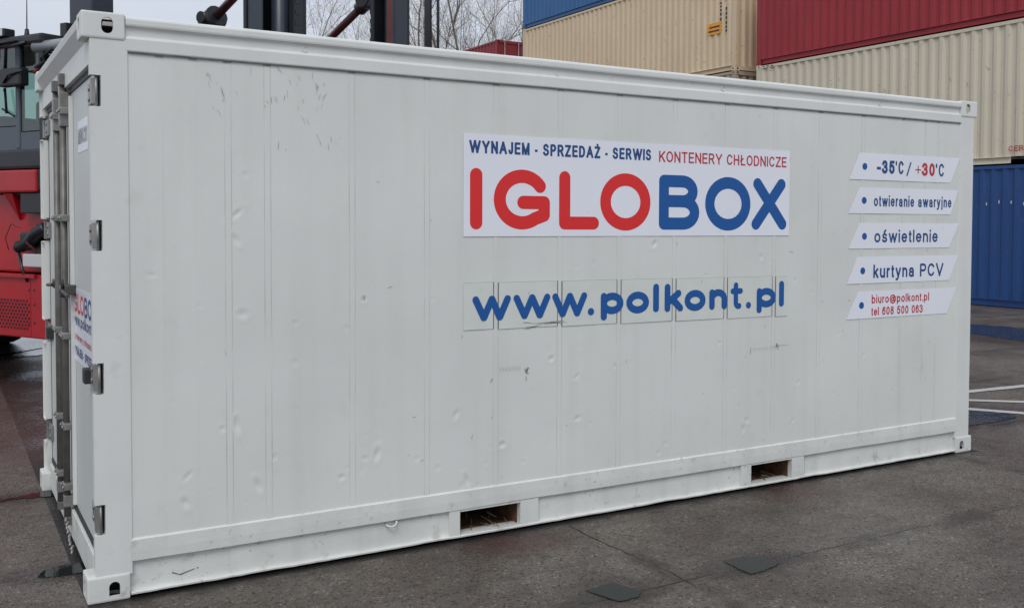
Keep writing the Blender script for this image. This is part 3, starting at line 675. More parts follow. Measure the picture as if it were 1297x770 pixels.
for a, b in POCK:
    mb = MB()
    mb.box(a - .008, a, 0.05, WID - .05, 0.02, 0.165); mb.box(b, b + .008, 0.05, WID - .05, 0.02, 0.165)
    mb.box(a, b, 0.05, WID - .05, 0.154, 0.165); mb.box(a, b, 0.101, WID - .101, 0.019, 0.026)
    fp = mb.build('fork_pocket', P['rust'], ig)
    db = MB(); rr = random.Random(int(a * 100))
    for i in range(26):
        x = rr.uniform(a + .02, b - .02); y = rr.uniform(.03, .5); an = rr.uniform(-.5, .5); l_ = rr.uniform(.02, .08)
        db.tube([(x, y, .028 + rr.random() * .01), (min(b - .005, max(a + .005, x + l_ * math.sin(an))), y + l_ * math.cos(an), .03 + rr.random() * .02)], rr.uniform(.002, .006), 4, smooth=False)
    tag(db.build('wood_debris', P['wood'], fp), kind='stuff')

# ---- door end
XD = 0.065
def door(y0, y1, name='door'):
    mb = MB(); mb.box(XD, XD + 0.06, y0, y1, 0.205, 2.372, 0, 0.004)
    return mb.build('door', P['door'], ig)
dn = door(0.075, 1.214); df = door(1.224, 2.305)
def gasket(y0, y1, par):
    mb = MB(); x0, x1 = XD - 0.006, XD + 0.03
    mb.box(x0, x1, y0, y1, 0.176, 0.204); mb.box(x0, x1, y0, y1, 2.373, 2.400); mb.box(x0 + .004, x1, y0 - .012, y0 - 0.0005, 0.176, 2.400)
    mb.box(x0 + .004, x1, y1 + 0.0005, y1 + .010 if par is dn else y1 + .014, 0.176, 2.400) if par is df else None
    return mb.build('door_gasket', P['gasket'], par)
gasket(0.072, 1.213, dn); gasket(1.225, 2.306, df)
# header with its sloped rain eave, and the sill
mb = MB(); mb.box(0.036, 0.10, 0.05, WID - .05, 2.402, 2.512)
prof = [(0.036, 2.5125), (0.001, 2.570), (-0.004, 2.600), (0.002, 2.612), (0.10, 2.612), (0.10, 2.5125)]
vs = [(x, y, z) for y in (0.160, WID - 0.160) for x, z in prof]; k = len(prof)
mb.add(vs, [tuple(range(k)), tuple(range(2 * k - 1, k - 1, -1))] + [(j, (j + 1) % k, (j + 1) % k + k, j + k) for j in range(k)])
mb.build('door_header', P['white_frame'], ig)
mb = MB(); mb.box(0.046, 0.12, 0.165, WID - .165, 0.024, 0.172, 0, 0.004); mb.build('door_sill', P['white_low'], ig)
# hinges (sub-parts of the doors)
for d_, far in ((dn, 0), (df, 1)):
    for za, zb in HZ:
        mb = MB(); Y = (lambda a: WID - a) if far else (lambda a: a)
        a, b = sorted((Y(0.016), Y(0.062)))
        mb.box(0.040, 0.066, a, b, za + .012, zb - .012, 0, 0.003)
        mb.tube([(0.060, Y(0.020), za + 0.004), (0.060, Y(0.020), zb - .004)], 0.006, 10)
        a, b = sorted((Y(0.062), Y(0.22)))
        mb.box(0.050, 0.0645, a, b, za + .02, zb - .02, 0, 0.002)
        for zz in (za + .045, zb - .045): mb.tube([(0.051, Y(0.17), zz), (0.044, Y(0.17), zz)], 0.012, 8)
        mb.build('hinge', P['steel'], d_)
# locking bars with guides and cams
def lock_bar(d_, y, gap):
    mb = MB(); xb = 0.028
    mb.tube([(xb, y, 0.11), (xb, y, 2.44)], 0.0165, 12)
    mb.box(xb - .016, xb + .03, y - .024, y + .024, 0.09, 0.135, 0, .004); mb.box(xb - .02, xb + .03, y - .035, y + .035, 2.415, 2.475, 0, .004)
    mb.build('locking_bar', P['bar'], d_)
    for z in (0.30, 0.62, 1.10, 1.72, 2.28):
        g = MB(); g.box(xb - .020, XD - .0006, y - .048, y + .048, z - .018, z + .018, 0, .005)
        for yy in (y - .042, y + .042): g.tube([(xb - .019, yy, z), (xb - .028, yy, z)], 0.009, 8)
        if z > 2: g.box(xb - .018, xb + .030, y - .028, y + .028, 2.20, 2.38, 0, .004)
        g.build('bar_guide', P['steel'], d_)
    g = MB(); g.box(xb - .018, xb + .030, y - .028, y + .028, 0.19, 0.25, 0, .004); g.build('bar_guide', P['steel'], d_)
lock_bar(dn, 1.08, 0); lock_bar(df, 1.43, 0)
mb = MB(); mb.box(0.045, XD - .0006, 0.955, 0.985, 0.22, 2.35, 0, .002); mb.build('door_edge_strip', P['white_frame'], dn)
for d_, y, s_ in ((dn, 1.08, -1), (df, 1.43, 1)):
    mb = MB(); mb.tube([(0.010, y, 1.36), (0.004, y + s_ * .10, 1.345), (0.006, y + s_ * .36, 1.33)], 0.010, 8)
    a, b = sorted((y + s_ * .06, y + s_ * .17)); mb.box(0.012, XD - .0006, a, b, 1.325, 1.375, 0, .006); mb.build('handle', P['darksteel'], d_)
pk = MB(); pk.box(-0.008, 0.018, 0.93, 0.98, 1.31, 1.355, 0, .006); pk.tube([(0.005, 0.94, 1.35), (0.005, 0.943, 1.39), (0.005, 0.958, 1.40), (0.005, 0.973, 1.39), (0.005, 0.976, 1.35)], 0.006, 6)
tag(pk.build('padlock', P['gasket']), 'small black padlock hanging on the door handle of the white container', 'padlock')
for y, z, d_ in ((0.30, 0.985, dn), (2.18, 1.01, df)):
    MB().box(0.026, XD - .0006, y - .04, y + .04, z - .035, z + .035, 0, .006).build('door_bumper', P['gasket'], d_)
ch = MB()
for i in range(9): ch.tube([(0.02 + .006 * math.sin(i * 2), 1.05 - .035 * i, 0.135 - .012 * i), (0.012, 1.03 - .035 * i, 0.118 - .012 * i)], 0.006, 5)
ch.build('seal_chain', P['steel'], dn)

# ---- the door sticker (faces -x): built on a plane, text runs from high y to low y
def door_sticker(y_left, y_right, z0, z1, rows, par, name='door_sticker'):
    mb = MB(); mb.box(XD - .0016, XD - .0004, y_right, y_left, z0, z1, 0)
    ink = Ink()
    for fn in rows: fn(ink)
    for f, mi in zip(ink.f, ink.mi):
        pass
    mb.add([(XD - .0026 + v[1], y_left - v[0], v[2]) for v in ink.v], ink.f)
    mb.mi[-len(ink.f):] = [q + 1 for q in ink.mi]
    return mb.build(name, [P['sticker'], P['red_ink'], P['navy_ink'], P['dullred_ink'], P['dim_ink']], par)
def row_big(ink):
    xs = [(0.03, .05, 'I'), (.08, .21, 'G'), (.235, .335, 'L'), (.345, .485, 'O'), (.51, .625, 'B'), (.645, .785, 'O'), (.80, .91, 'X')]
    for a, b, g in xs: glyph(ink, g, a, b, 1.235, 1.335, .020, 0, 0 if a < .5 else 1)
door_sticker(1.07, 0.13, 0.985, 1.362, [row_big,
    lambda k: k.write('www.polkont.pl', .05, .89, 1.170, .058, .011, 0, 1),
    lambda k: k.write('kontenery chłodnicze', .05, .89, 1.095, .034, .006, 0, 2),
    lambda k: k.write('WYNAJEM - SPRZEDAŻ', .03, .91, 1.015, .045, .009, 0, 1)], dn)
door_sticker(0.76, 0.36, 2.045, 2.20, [lambda k: k.write('MNU21', .02, .38, 2.085, .075, .016, 0, 3)], dn, 'number_label')

# ---- stickers on the long side (y just proud of the panel)
YS, YI = 0.0084, 0.0077
st = MB().box(1.835, 4.178, YS, YS + .001, 1.634, 2.185).build('sign_panel', P['sticker'], sp)
ink = Ink()
for g, x0, x1, mi in (('I', 1.871, 1.948, 0), ('G', 2.015, 2.367, 0), ('L', 2.427, 2.695, 0), ('O', 2.703, 3.060, 0), ('B', 3.123, 3.430, 1), ('O', 3.476, 3.843, 1), ('X', 3.854, 4.153, 1)):
    glyph(ink, g, x0, x1, 1.672 if g != 'O' else 1.666, 2.002, .0735, YI, mi)
ink.write('WYNAJEM - SPRZEDAŻ - SERWIS', 1.868, 3.062, 2.083, .067, .0132, YI, 2)
ink.write('KONTENERY CHŁODNICZE', 3.121, 4.148, 2.078, .066, .0100, YI, 3)
# (children may only go three levels deep: the lettering sits beside its panel)
ink.build('sign_lettering', [P['red_ink'], P['blue_ink'], P['navy_ink'], P['dullred_ink']], sp)
# old clear patches under the web address, cut at the seams
edges = [1.836] + [s for s in SEAMS if 1.9 < s < 4.15] + [4.170]
for i in range(len(edges) - 1):
    a = edges[i] + (0.017 if i else 0); b = edges[i + 1] - (0.017 if i < len(edges) - 2 else 0)
    za, zb = 1.131 - .004 * i, 1.386 - .003 * i
    mb = MB().box(a, b, 0.0091, 0.0100, za, zb)
    e = 0.0010
    for (xa, xb, z_a, z_b) in ((a - .001, b + .001, zb - .0005, zb + e), (a - .001, b + .001, za - e * .6, za + .0005), (a - .006 if i else a - .0005, a + .0005, za, zb), (b - .0005, b + (.005 if i < len(edges) - 2 else .0005), za, zb)):
        if (xa < a and i == 0 and xb < b) or (xb > b and i == len(edges) - 2 and xa > a): continue
        mb.box(xa, xb, 0.0086, 0.0090, z_a, z_b, 1 if xb - xa < .02 else 2)
    mb.build('vinyl_patch', [P['oldvinyl'], P['grime_and_dark_strip'], P['dim_ink']], sp)
ink = Ink(); Wd = .043
for a, b in ((1.888, 2.121), (2.138, 2.372), (2.385, 2.617)): glyph(ink, 'w', a, b, 1.175, 1.312, .040, YI, 0)
ink.disc(2.644, 1.198, .0215, YI); ink.disc(3.836, 1.190, .021, YI)
for a, b, top, bot in ((2.711, 2.870, 1.304, 1.178), (3.905, 4.068, 1.296, 1.170)): glyph(ink, 'p', a, b, bot, top, Wd, YI, 0)
glyph(ink, 'o', 2.891, 3.055, 1.174, 1.304, Wd, YI, 0); glyph(ink, 'l', 3.086, 3.128, 1.176, 1.347, Wd, YI, 0)
glyph(ink, 'k', 3.171, 3.311, 1.173, 1.344, Wd, YI, 0); glyph(ink, 'o', 3.323, 3.486, 1.171, 1.301, Wd, YI, 0)
glyph(ink, 'n', 3.516, 3.657, 1.172, 1.300, Wd, YI, 0); glyph(ink, 't', 3.687, 3.791, 1.169, 1.339, .036, YI, 0)
glyph(ink, 'l', 4.094, 4.143, 1.170, 1.338, Wd, YI, 0)
ink.build('web_address_lettering', [P['blue_ink']], sp)
# five slanted white strips
PAR = [(4.823, 5.877, 2.202, 4.727, 5.775, 2.018), (4.828, 5.866, 1.964, 4.725, 5.782, 1.785), (4.833, 5.882, 1.719, 4.730, 5.770, 1.542), (4.815, 5.882, 1.484, 4.719, 5.777, 1.300), (4.828, 5.866, 1.244, 4.717, 5.757, 1.056)]
def slant(i, fn):
    a, b, zt, c, d, zb = PAR[i]
    mb = MB(); pts = [(c, zb), (d, zb), (b, zt), (a, zt)]
    mb.add([(x, YS, z) for x, z in pts] + [(x, YS + .001, z) for x, z in pts], [(0, 1, 2, 3), (7, 6, 5, 4), (0, 4, 5, 1), (1, 5, 6, 2), (2, 6, 7, 3), (3, 7, 4, 0)])
    k = Ink(); fn(k); mb.add(k.v, k.f); mb.mi[-len(k.f):] = [q + 1 for q in k.mi]
    o = mb.build('slanted_sticker', [P['sticker'], P['navy_ink'], P['dullred_ink'], P['blue_ink']], sp); return o
def r0(k):
    k.disc(4.876, 2.109, .024, YI, 2)
    k.write('-', 4.995, 5.035, 2.065, .094, .019, YI, 0); k.write('35', 5.048, 5.175, 2.065, .094, .021, YI, 0); k.write('°C', 5.180, 5.268, 2.065, .094, .0165, YI, 0); k.write('/', 5.298, 5.348, 2.055, .100, .013, YI, 0)
    k.write('+', 5.392, 5.450, 2.066, .085, .009, YI, 1); k.write('30', 5.463, 5.600, 2.061, .094, .021, YI, 1); k.write('°C', 5.606, 5.702, 2.061, .094, .0155, YI, 0)
slant(0, r0)
slant(1, lambda k: (k.disc(4.874, 1.875, .024, YI, 2), k.write('otwieranie awaryjne', 4.970, 5.790, 1.836, .078, .0128, YI, 0)))
slant(2, lambda k: (k.disc(4.882, 1.627, .024, YI, 2), k.write('oświetlenie', 4.980, 5.644, 1.583, .090, .0150, YI, 0)))
slant(3, lambda k: (k.disc(4.870, 1.388, .024, YI, 2), k.write('kurtyna PCV', 4.975, 5.712, 1.335, .094, .0160, YI, 0)))
slant(4, lambda k: (k.disc(4.863, 1.148, .024, YI, 2), k.write('biuro@polkont.pl', 4.963, 5.560, 1.158, .060, .0098, YI, 1), k.write('tel 608 500 063', 4.962, 5.494, 1.073, .058, .0098, YI, 1)))
# scratches and ghost marks on the paint
sc = MB(); rq = random.Random(11)
def scratch(x, z, l_, an, w_, bend=0.0, mi=0):
    N_ = 6; L_ = []; R_ = []
    for i in range(N_ + 1):
        t = i / N_; a = an + bend * (t - .5); px = x + l_ * (t - .5) * math.cos(a); pz = z + l_ * (t - .5) * math.sin(a); ww = w_ * math.sin(math.pi * (0.08 + .84 * t))
        L_.append((px - math.sin(a) * ww, 0.0083, pz + math.cos(a) * ww)); R_.append((px + math.sin(a) * ww, 0.0083, pz - math.cos(a) * ww))
    sc.add(L_ + R_, [(i, i + 1, i + 1 + N_ + 1, i + N_ + 1) for i in range(N_)], mi)
for i in range(26):
    gx, gz, ga = rq.uniform(.52, 1.15), 2.43 - rq.random() ** 1.5 * .40, rq.uniform(55, 125)
    for q in range(rq.choice((1, 2, 3))): scratch(gx + rq.uniform(-.02, .02), gz + rq.uniform(-.025, .025), rq.uniform(.012, .05), R(ga + rq.uniform(-8, 8)), rq.uniform(.0004, .0011), rq.uniform(-.6, .6), 0)
for i in range(45): scratch(rq.uniform(.55, 5.7), rq.uniform(.35, 2.42), rq.uniform(.008, .04), rq.uniform(0, 3.14), rq.uniform(.0005, .0013), rq.uniform(-1, 1))
for dx in range(7): scratch(2.225 + rq.uniform(-.012, .012), .872 + rq.uniform(-.03, .035), .03, R(rq.uniform(40, 140)), .0022)
for dx in range(5): scratch(4.09 + rq.uniform(-.01, .01), .905 + rq.uniform(-.03, .03), .03, R(rq.uniform(70, 110)), .0018)
scratch(4.12, .915, .16, 0.02, .001); scratch(3.86, .895, .05, R(88), .002); scratch(2.005, .85, .03, R(60), .002); scratch(1.283, 1.325, .03, R(95), .0022)
for i in range(9): scratch(2.06 + i * .015, .905, .028, R(90), .0012, 0, 1); 
for i in range(12): scratch(3.885 + i * .017, .905, .022, R(90), .0010, 0, 1)
for i in range(8): scratch(2.13 + rq.random() * .32, 1.125 + rq.random() * .03, rq.uniform(.05, .14), R(rq.uniform(-12, 10)), .0025, 0, 0 if i % 2 else 1)
tag(sc.build('scratch_marks', [P['scuff'], P['dim_ink']], sp), kind='stuff')

# ---------------------------------------------------------------- stacked containers behind
CL, CW, CH = 12.19, 2.438, 2.94
def corr(L0, L1, z0, z1, depth, pitch, fac=None):
    """corrugated sheet in the local x-z plane, outer crests at y = 0, valleys at y = depth"""
    xs = []; x = L0; seg = [(0.26, 0), (0.24, 1), (0.26, 1), (0.24, 0)]
    pts = [(L0, 0.0)]
    while x < L1 - 1e-6:
        for fr, to in seg:
            x = min(L1, x + fr * pitch); pts.append((x, depth * to))
            if x >= L1 - 1e-6: break
    return pts
def corr_mesh(mb, pts, z0, z1, y_off, sign=1, nseg=1):
    k = len(pts); vs = [(x, y_off + sign * y, z0) for x, y in pts] + [(x, y_off + sign * y, z1) for x, y in pts]
    fs = [(i, i + 1, i + 1 + k, i + k) for i in range(k - 1)]
    mb.add(vs, fs if sign > 0 else [f[::-1] for f in fs])
MESH = {}
def freight_container(kx, mtl, label, group, loc, rz, doors=False, rail_mtl=None, pocket=False):
    """forty-foot dry container, one long side on local y = 0"""
    root = empty('freight_container', loc, rz); tag(root, label, 'shipping container', group)
    castings(root, CL, CW, CH, mtl)
    def part(name, key, fn, mm):
        if key not in MESH:
            mb = MB(); fn(mb); me = bpy.data.meshes.new(name); me.from_pydata(mb.v, [], mb.f); me.update(); me.materials.append(mm); MESH[key] = me
        me = MESH[key]; o = bpy.data.objects.new(name, me); C.objects.link(o); o.parent = root
        o.material_slots[0].link = 'OBJECT'; o.material_slots[0].material = mm; return o
    for k in (0, 1):
        s = 1 if k == 0 else -1; Y0 = 0.012 if k == 0 else CW - 0.012
        sw = part('side_wall', 'sw%d' % k, lambda mb: corr_mesh(mb, corr(0.17, CL - 0.17, 0, 0, 0.036, 0.277), 0.155, CH - 0.095, Y0, s), mtl)
        ya, yb = sorted((0.004 if k == 0 else CW - .004, 0.07 if k == 0 else CW - .07))
        part('top_rail', 'tr%d' % k, lambda mb: mb.box(0.178, CL - 0.178, ya, yb, CH - 0.095, CH - 0.02, 0, .008), mtl)
        def rail(mb):
            f1, f2 = sorted((0.004 if k == 0 else CW - .004, 0.06 if k == 0 else CW - .06)); w1, w2 = sorted((0.046 if k == 0 else CW - .046, 0.06 if k == 0 else CW - .06))
            for a, b in ([(0.178, 7.79), (8.17, CL - .178)] if pocket else [(0.178, CL - .178)]):
                mb.box(a, b, f1, f2, 0.145, 0.157); mb.box(a, b, w1, w2, 0.030, 0.145); mb.box(a, b, f1, f2, 0.018, 0.030)
        part('bottom_rail', 'br%d%d' % (k, pocket), rail, rail_mtl or mtl)
        for e in (0, 1):
            xa, xb = (0.004, 0.165) if e == 0 else (CL - 0.165, CL - 0.004); y1_, y2_ = sorted((0.004 if k == 0 else CW - .004, 0.09 if k == 0 else CW - .09))
            part('corner_post', 'cp%d%d' % (k, e), lambda mb: mb.box(xa, xb, y1_, y2_, 0.116, CH - .116, 0, .008), mtl)
    part('roof', 'roof', lambda mb: mb.box(0.05, CL - .05, 0.05, CW - .05, CH - .045, CH - .03), mtl)
    part('floor', 'floor', lambda mb: mb.box(0.05, CL - .05, 0.065, CW - .065, 0.10, 0.14), P['under'])
    for e in (0, 1):
        if e == 1 and doors: continue
        Xp = 0.03 if e == 0 else CL - 0.03; s = 1 if e == 0 else -1
        def endw(mb):
            pts = corr(0.09, CW - .09, 0, 0, 0.045, 0.25); k = len(pts)
            vs = [(Xp + s * y, x, z) for z in (0.13, CH - .12) for x, y in pts]; mb.add(vs, [(i, i + 1, i + 1 + k, i + k) for i in range(k - 1)])
        part('end_wall', 'ew%d' % e, endw, mtl)
        def hd(mb):
            xa, xb = sorted((Xp - s * .02, Xp + s * .07)); mb.box(xa, xb, 0.163, CW - .163, CH - .12, CH - .012, 0, .006)
        part('end_header', 'eh%d' % e, hd, mtl)
        def sl(mb):
            xa, xb = sorted((Xp - s * .02, Xp + s * .07)); mb.box(xa, xb, 0.163, CW - .163, 0.012, .13, 0, .006)
        part('end_sill', 'es%d' % e, sl, mtl)
    if doors:
        part('end_header', 'ehd', lambda mb: mb.box(CL - .09, CL - .01, 0.163, CW - .163, CH - .13, CH - .012, 0, .006), mtl)
        part('end_sill', 'esd', lambda mb: mb.box(CL - .09, CL - .01, 0.163, CW - .163, 0.012, .14, 0, .006), mtl)
        for q, (ya, yb) in enumerate(((0.10, CW / 2 - .006), (CW / 2 + .006, CW - .10))):
            def dr(mb):
                mb.box(CL - .07, CL - .035, ya, yb, .145, CH - .135)
                n_ = 5
                for i in range(n_):
                    za = .30 + i * (CH - .6) / n_; mb.box(CL - .035, CL - .020, ya + .09, yb - .09, za, za + .30, 0, .006)
            d_ = part('door', 'dr%d' % q, dr, mtl)
            for yy in (ya + .25, yb - .25):
                b_ = MB().tube([(CL + .006, yy, .08), (CL + .006, yy, CH - .06)], 0.020, 8)
                b_.build('locking_bar', P['steel'], d_)
    return root
RZ = R(-90)
GR = 'containers of the stack behind the right end of the white container'
Yr = 16.13
blue0 = freight_container(0, P['blue'], 'dark blue container standing on the ground at the right edge, bottom of the right stack', GR, (18.0, Yr, 0.0), RZ)
beig = freight_container(1, P['beige'], 'cream corrugated container between the dark blue and dark red ones at right', GR, (18.0, Yr, CH), RZ, pocket=True)
redc = freight_container(2, P['red'], 'dark red corrugated container at the top right, standing on the cream one', GR, (18.0, Yr, 2 * CH), RZ)
GT = 'containers of the stack seen above the middle of the white container'
Yt = 29.17
freight_container(0, P['maroon'], 'red container on the ground under the brownish one, hidden behind the white container', GT, (18.0, Yt, 0.0), RZ)
freight_container(1, P['brown'], 'brownish container directly below the tan one, only its top corner showing', GT, (18.0, Yt, CH), RZ)
tanc = freight_container(2, P['tan'], 'tan corrugated container with an orange sticker, above the white container and below the blue one', GT, (18.0, Yt, 2 * CH), RZ)
freight_container(3, P['blue_hi'], 'mid blue container on top of the tan one, cut by the top of the picture', GT, (18.0, Yt, 3 * CH), RZ)
GD = 'containers of the far stack beside the bare trees'
freight_container(0, P['blue'], 'blue container at the bottom of the far stack, hidden behind the white container', GD, (18.15, 43.75, 0.0), RZ)
freight_container(1, P['brown'], 'brown container in the middle of the far stack, hidden behind the white container', GD, (18.15, 43.75, CH), RZ)
dist = freight_container(2, P['maroon'], 'small faraway maroon container with its doors showing, in front of the bare trees', GD, (18.15, 43.75, 2 * CH), RZ, doors=True)
# markings on these containers (local coordinates: x = Y0 - worldY)
def find(root, nm): return [o for o in root.children if o.name.split('.')[0] == nm][0]
sw = find(tanc, 'side_wall'); k = Ink()
def lx(y, Y0): return Y0 - y
x_ = lx(17.92, Yt)
mb = MB(); mb.box(x_ - .32, x_ + .30, 0.004, 0.0115, 1.10, 1.42, 0)
mb.box(x_ - .26, x_ + .22, 0.0025, 0.0038, 1.17, 1.22, 1); mb.box(x_ - .22, x_ + .24, 0.0025, 0.0038, 1.28, 1.33, 1); mb.build('warning_sticker', [P['orange'], P['rust']], sw)
mb = MB(); x2 = lx(17.42, Yt); mb.box(x2 - .05, x2 + .1, 0.004, 0.0115, 2.02, 2.26); mb.build('warning_sticker', P['orange'], sw)
mb = MB(); rr = random.Random(4)
for xx, za, zb in ((lx(17.64, Yt), 1.15, 2.7), (lx(17.40, Yt), 1.1, 1.75)):
    z = za
    while z < zb:
        hh = rr.uniform(.05, .09); mb.box(xx - .03, xx + .03, 0.0045, 0.0115, z, z + hh); z += hh + rr.uniform(.03, .06)
tag(mb.build('serial_marking', P['under'], sw), kind='stuff')
def spots(root, par_name, lst, mm=None):
    mb = MB(); par = find(root, par_name); rr = random.Random(9)
    for x, z, w_, h_ in lst:
        n = 9; vs = [(x + w_ * math.cos(6.283 * i / n) * rr.uniform(.6, 1), -0.0005, z + h_ * math.sin(6.283 * i / n) * rr.uniform(.6, 1)) for i in range(n)]
        mb.add(vs, [tuple(range(n))])
    mb.build('rust_spots', mm or P['rust'], par)
spots(beig, 'top_rail', [(.30, CH - .055, .05, .015), (.45, CH - .05, .06, .02), (.62, CH - .06, .07, .02)])
spots(tanc, 'corner_post', [(.12, 1.8, .02, .1), (.08, 1.2, .015, .08), (.14, .9, .02, .12)])
spots(blue0, 'side_wall', [(Yr - y, z, .02, .05) for y, z in ((8.86, 2.13), (8.56, 2.17), (8.27, 2.16), (7.98, 2.13))], P['white_plate'])
mb = MB()
for xx in (lx(28.4, Yt), ): mb.box(xx - .05, xx + .02, 0.0005, .0115, CH - .35, CH - .10)
mb.build('lashing_hook', P['tan'], find(tanc, 'side_wall'))
k = Ink(); x_ = Yr - 8.36; k.write('CERTIF', x_, x_ + .62, 0.26, .11, .018, 0.003); k.build('red_marking', P['dullred_ink'], find(beig, 'side_wall'))

# ---------------------------------------------------------------- the forklift truck behind
hx, hy = 0.469, -0.883
TR = empty('container_forklift', (2.77, 4.87, 0), math.atan2(hy, hx))
tag(TR, 'red heavy forklift with black cab and tall black mast, parked close behind the white container', 'forklift truck')
T = P
def part(mb, name, mm, par=TR): return mb.build(name, mm, par)
# chassis, right side at y = -1.5 (x forward, y to the left)
mb = MB(); mb.box(-7.5, -0.65, -1.15, 1.15, 0.62, 1.18, 0, .02); mb.box(-7.9, -5.6, -1.3, 1.3, 0.9, 2.15, 0, .12); body = part(mb, 'chassis', P['truck_red'])
mb = MB(); mb.box(-3.35, -2.44, -1.52, -1.0, 1.97, 2.19, 0, .02)                                   # upper red ledge
mb.box(-4.9, -2.05, -1.38, -0.9, 1.18, 1.97, 0, .02)                                                # recessed side panel
mb.add([(-3.0, -1.382, 1.96), (-2.86, -1.382, 1.96), (-2.90, -1.382, 1.70), (-3.0, -1.50, 1.96), (-2.86, -1.50, 1.96), (-2.90, -1.40, 1.70)], [(0, 1, 2), (5, 4, 3), (0, 3, 4, 1), (1, 4, 5, 2), (2, 5, 3, 0)])
part(mb, 'side_cowl', P['truck_red'])
mb = MB(); mb.box(-4.6, -1.7, -1.5, -1.0, 0.545, 1.165, 0, .015)
mb.box(-4.6, -2.47, -1.53, -1.501, 1.135, 1.172, 0, .004)
mb.box(-2.585, -2.575, -1.503, -1.499, .56, 1.13)
step = part(mb, 'step_box', P['truck_red'])
gr = MB()
for i in range(26):
    for j in range(9):
        if (i + j) % 2: continue
        x = -3.28 + i * .0265; z = .625 + j * .034; gr.box(x, x + .017, -1.506, -1.5005, z, z + .022)
part(gr, 'grille', P['truck_dark'], step)
for xx in (-2.60, -2.52): 
    m2 = MB()
    for z in (.70, .88, 1.02): m2.tube([(xx, -1.502, z), (xx, -1.510, z)], 0.010, 8)
    part(m2, 'bolt_row', P['darksteel'], step)
mb = MB(); mb.box(-2.74, -2.20, -1.49, -1.384, 1.765, 1.965, 0, .01); part(mb, 'battery_box', P['truck_dark'])
mb = MB(); mb.box(-2.62, -2.12, -1.44, -1.384, 1.31, 1.66, 0, .03); mb.box(-2.80, -2.62, -1.47, -1.384, 1.40, 1.58, 0, .02)
pts = [(-2.80 + .50 * i / 24, -1.50 + .03 * math.sin(i * .25), 1.43 + .20 * (i / 24) ** 1.3) for i in range(25)]
mb.tube(pts, [.062 if i % 2 else .048 for i in range(25)], 14); mb.tube([(-2.76, -1.5, 1.38), (-2.66, -1.53, 1.22), (-2.62, -1.5, 1.1)], .016, 7)
mb.tube([(-2.78, -1.47, 1.62), (-2.90, -1.49, 1.66), (-2.98, -1.5, 1.52), (-2.96, -1.48, 1.40)], .004, 5)
part(mb, 'hose_bundle', P['truck_dark'])
mb = MB(); mb.tube([(-2.50, -1.49, 1.40), (-2.56, -1.535, 1.48), (-2.57, -1.52, 1.56), (-2.50, -1.49, 1.62)], .016, 8); part(mb, 'orange_brown_hose', P['primer'])
mb = MB(); mb.box(-2.67, -2.2, -1.52, -1.384, 1.245, 1.37, 0, .01); part(mb, 'identification_plate', P['white_plate'])
mb = MB(); mb.box(-2.46, -2.40, -1.50, -1.385, 2.0, 2.18); mb.tube([(-2.95, -1.45, 1.955), (-2.4, -1.46, 1.955)], .022, 8); part(mb, 'hydraulic_line', P['truck_dark'])
# cab
cab = MB()
cab.box(-4.45, -2.38, -1.47, -0.15, 2.20, 2.40, 0, .03)            # floor and sill
for x in (-4.42, -3.60, -2.80, -2.42):
    for y in (-1.47, -0.20): cab.box(x - .035, x + .035, y, y + .06, 2.40, 3.42, 1 if x == -2.80 else 0, .012)
cab.box(-4.5, -2.36, -1.50, -0.12, 3.40, 3.50, 0, .03)
cab.box(-4.46, -4.40, -1.47, -.15, 2.38, 2.75); cab.box(-2.80, -2.40, -1.462, -1.43, 2.38, 2.56, 1)
cab.box(-4.4, -2.8, -1.462, -1.43, 2.38, 2.62, 1)
cabo = part(cab, 'cab', [P['truck_dark'], P['truck_grey']])
for a, b, z0, z1 in ((-4.38, -3.64, 2.63, 3.39), (-3.56, -2.84, 2.63, 3.39), (-2.76, -2.46, 2.57, 3.39)):
    for y in (-1.455, -.185): part(MB().box(a, b, y, y + .008, z0, z1), 'window_pane', P['glass'], cabo)
part(MB().box(-2.40, -2.392, -1.40, -.22, 2.42, 3.39), 'windscreen', P['glass'], cabo)
mb = MB(); mb.box(-3.75, -3.25, -1.1, -.55, 2.45, 2.62, 0, .05); mb.box(-3.85, -3.68, -1.1, -.55, 2.55, 2.80, 0, .06); mb.box(-2.95, -2.7, -1.2, -.4, 2.42, 2.9, 0, .04); mb.tube([(-3.0, -.82, 2.8), (-3.1, -.82, 2.98)], [.02, .2], 14); part(mb, 'driver_seat', P['seat_cloth'], cabo)
mb = MB(); mb.tube([(-2.97, -1.5, 2.97), (-2.97, -1.49, 3.0), (-2.93, -1.5, 2.75)], .012, 6); mb.tube([(-3.04, -1.475, 2.80), (-2.84, -1.475, 2.72)], .012, 6); part(mb, 'grab_handle', P['truck_dark'], cabo)
# mirrors
mb = MB(); mb.box(-3.10, -2.83, -1.66, -1.60, 3.24, 3.47, 0, .035); mb.tube([(-2.9, -1.60, 3.40), (-2.75, -1.5, 3.45), (-2.6, -1.45, 3.44)], .014, 7)
mi_ = part(mb, 'mirror', P['truck_dark']); part(MB().box(-3.08, -2.85, -1.664, -1.6605, 3.265, 3.445), 'mirror_glass', P['truck_grey'], mi_)
mb = MB(); mb.box(-2.91, -2.55, -1.60, -1.50, 2.995, 3.17, 0, .02); mb.tube([(-2.86, -1.55, 3.16), (-2.84, -1.55, 3.38), (-2.6, -1.5, 3.42)], .016, 7); mb.tube([(-2.8, -1.61, 3.03), (-2.7, -1.62, 3.10), (-2.5, -1.6, 3.13)], .012, 6); part(mb, 'mirror', P['truck_dark'])
mb = MB(); mb.box(-3.14, -2.93, -1.52, -1.40, 3.50, 3.585, 0, .015); wl = part(mb, 'work_lamp', P['truck_dark']); part(MB().box(-3.12, -2.95, -1.524, -1.52, 3.512, 3.575), 'lens', P['lamp'], wl)
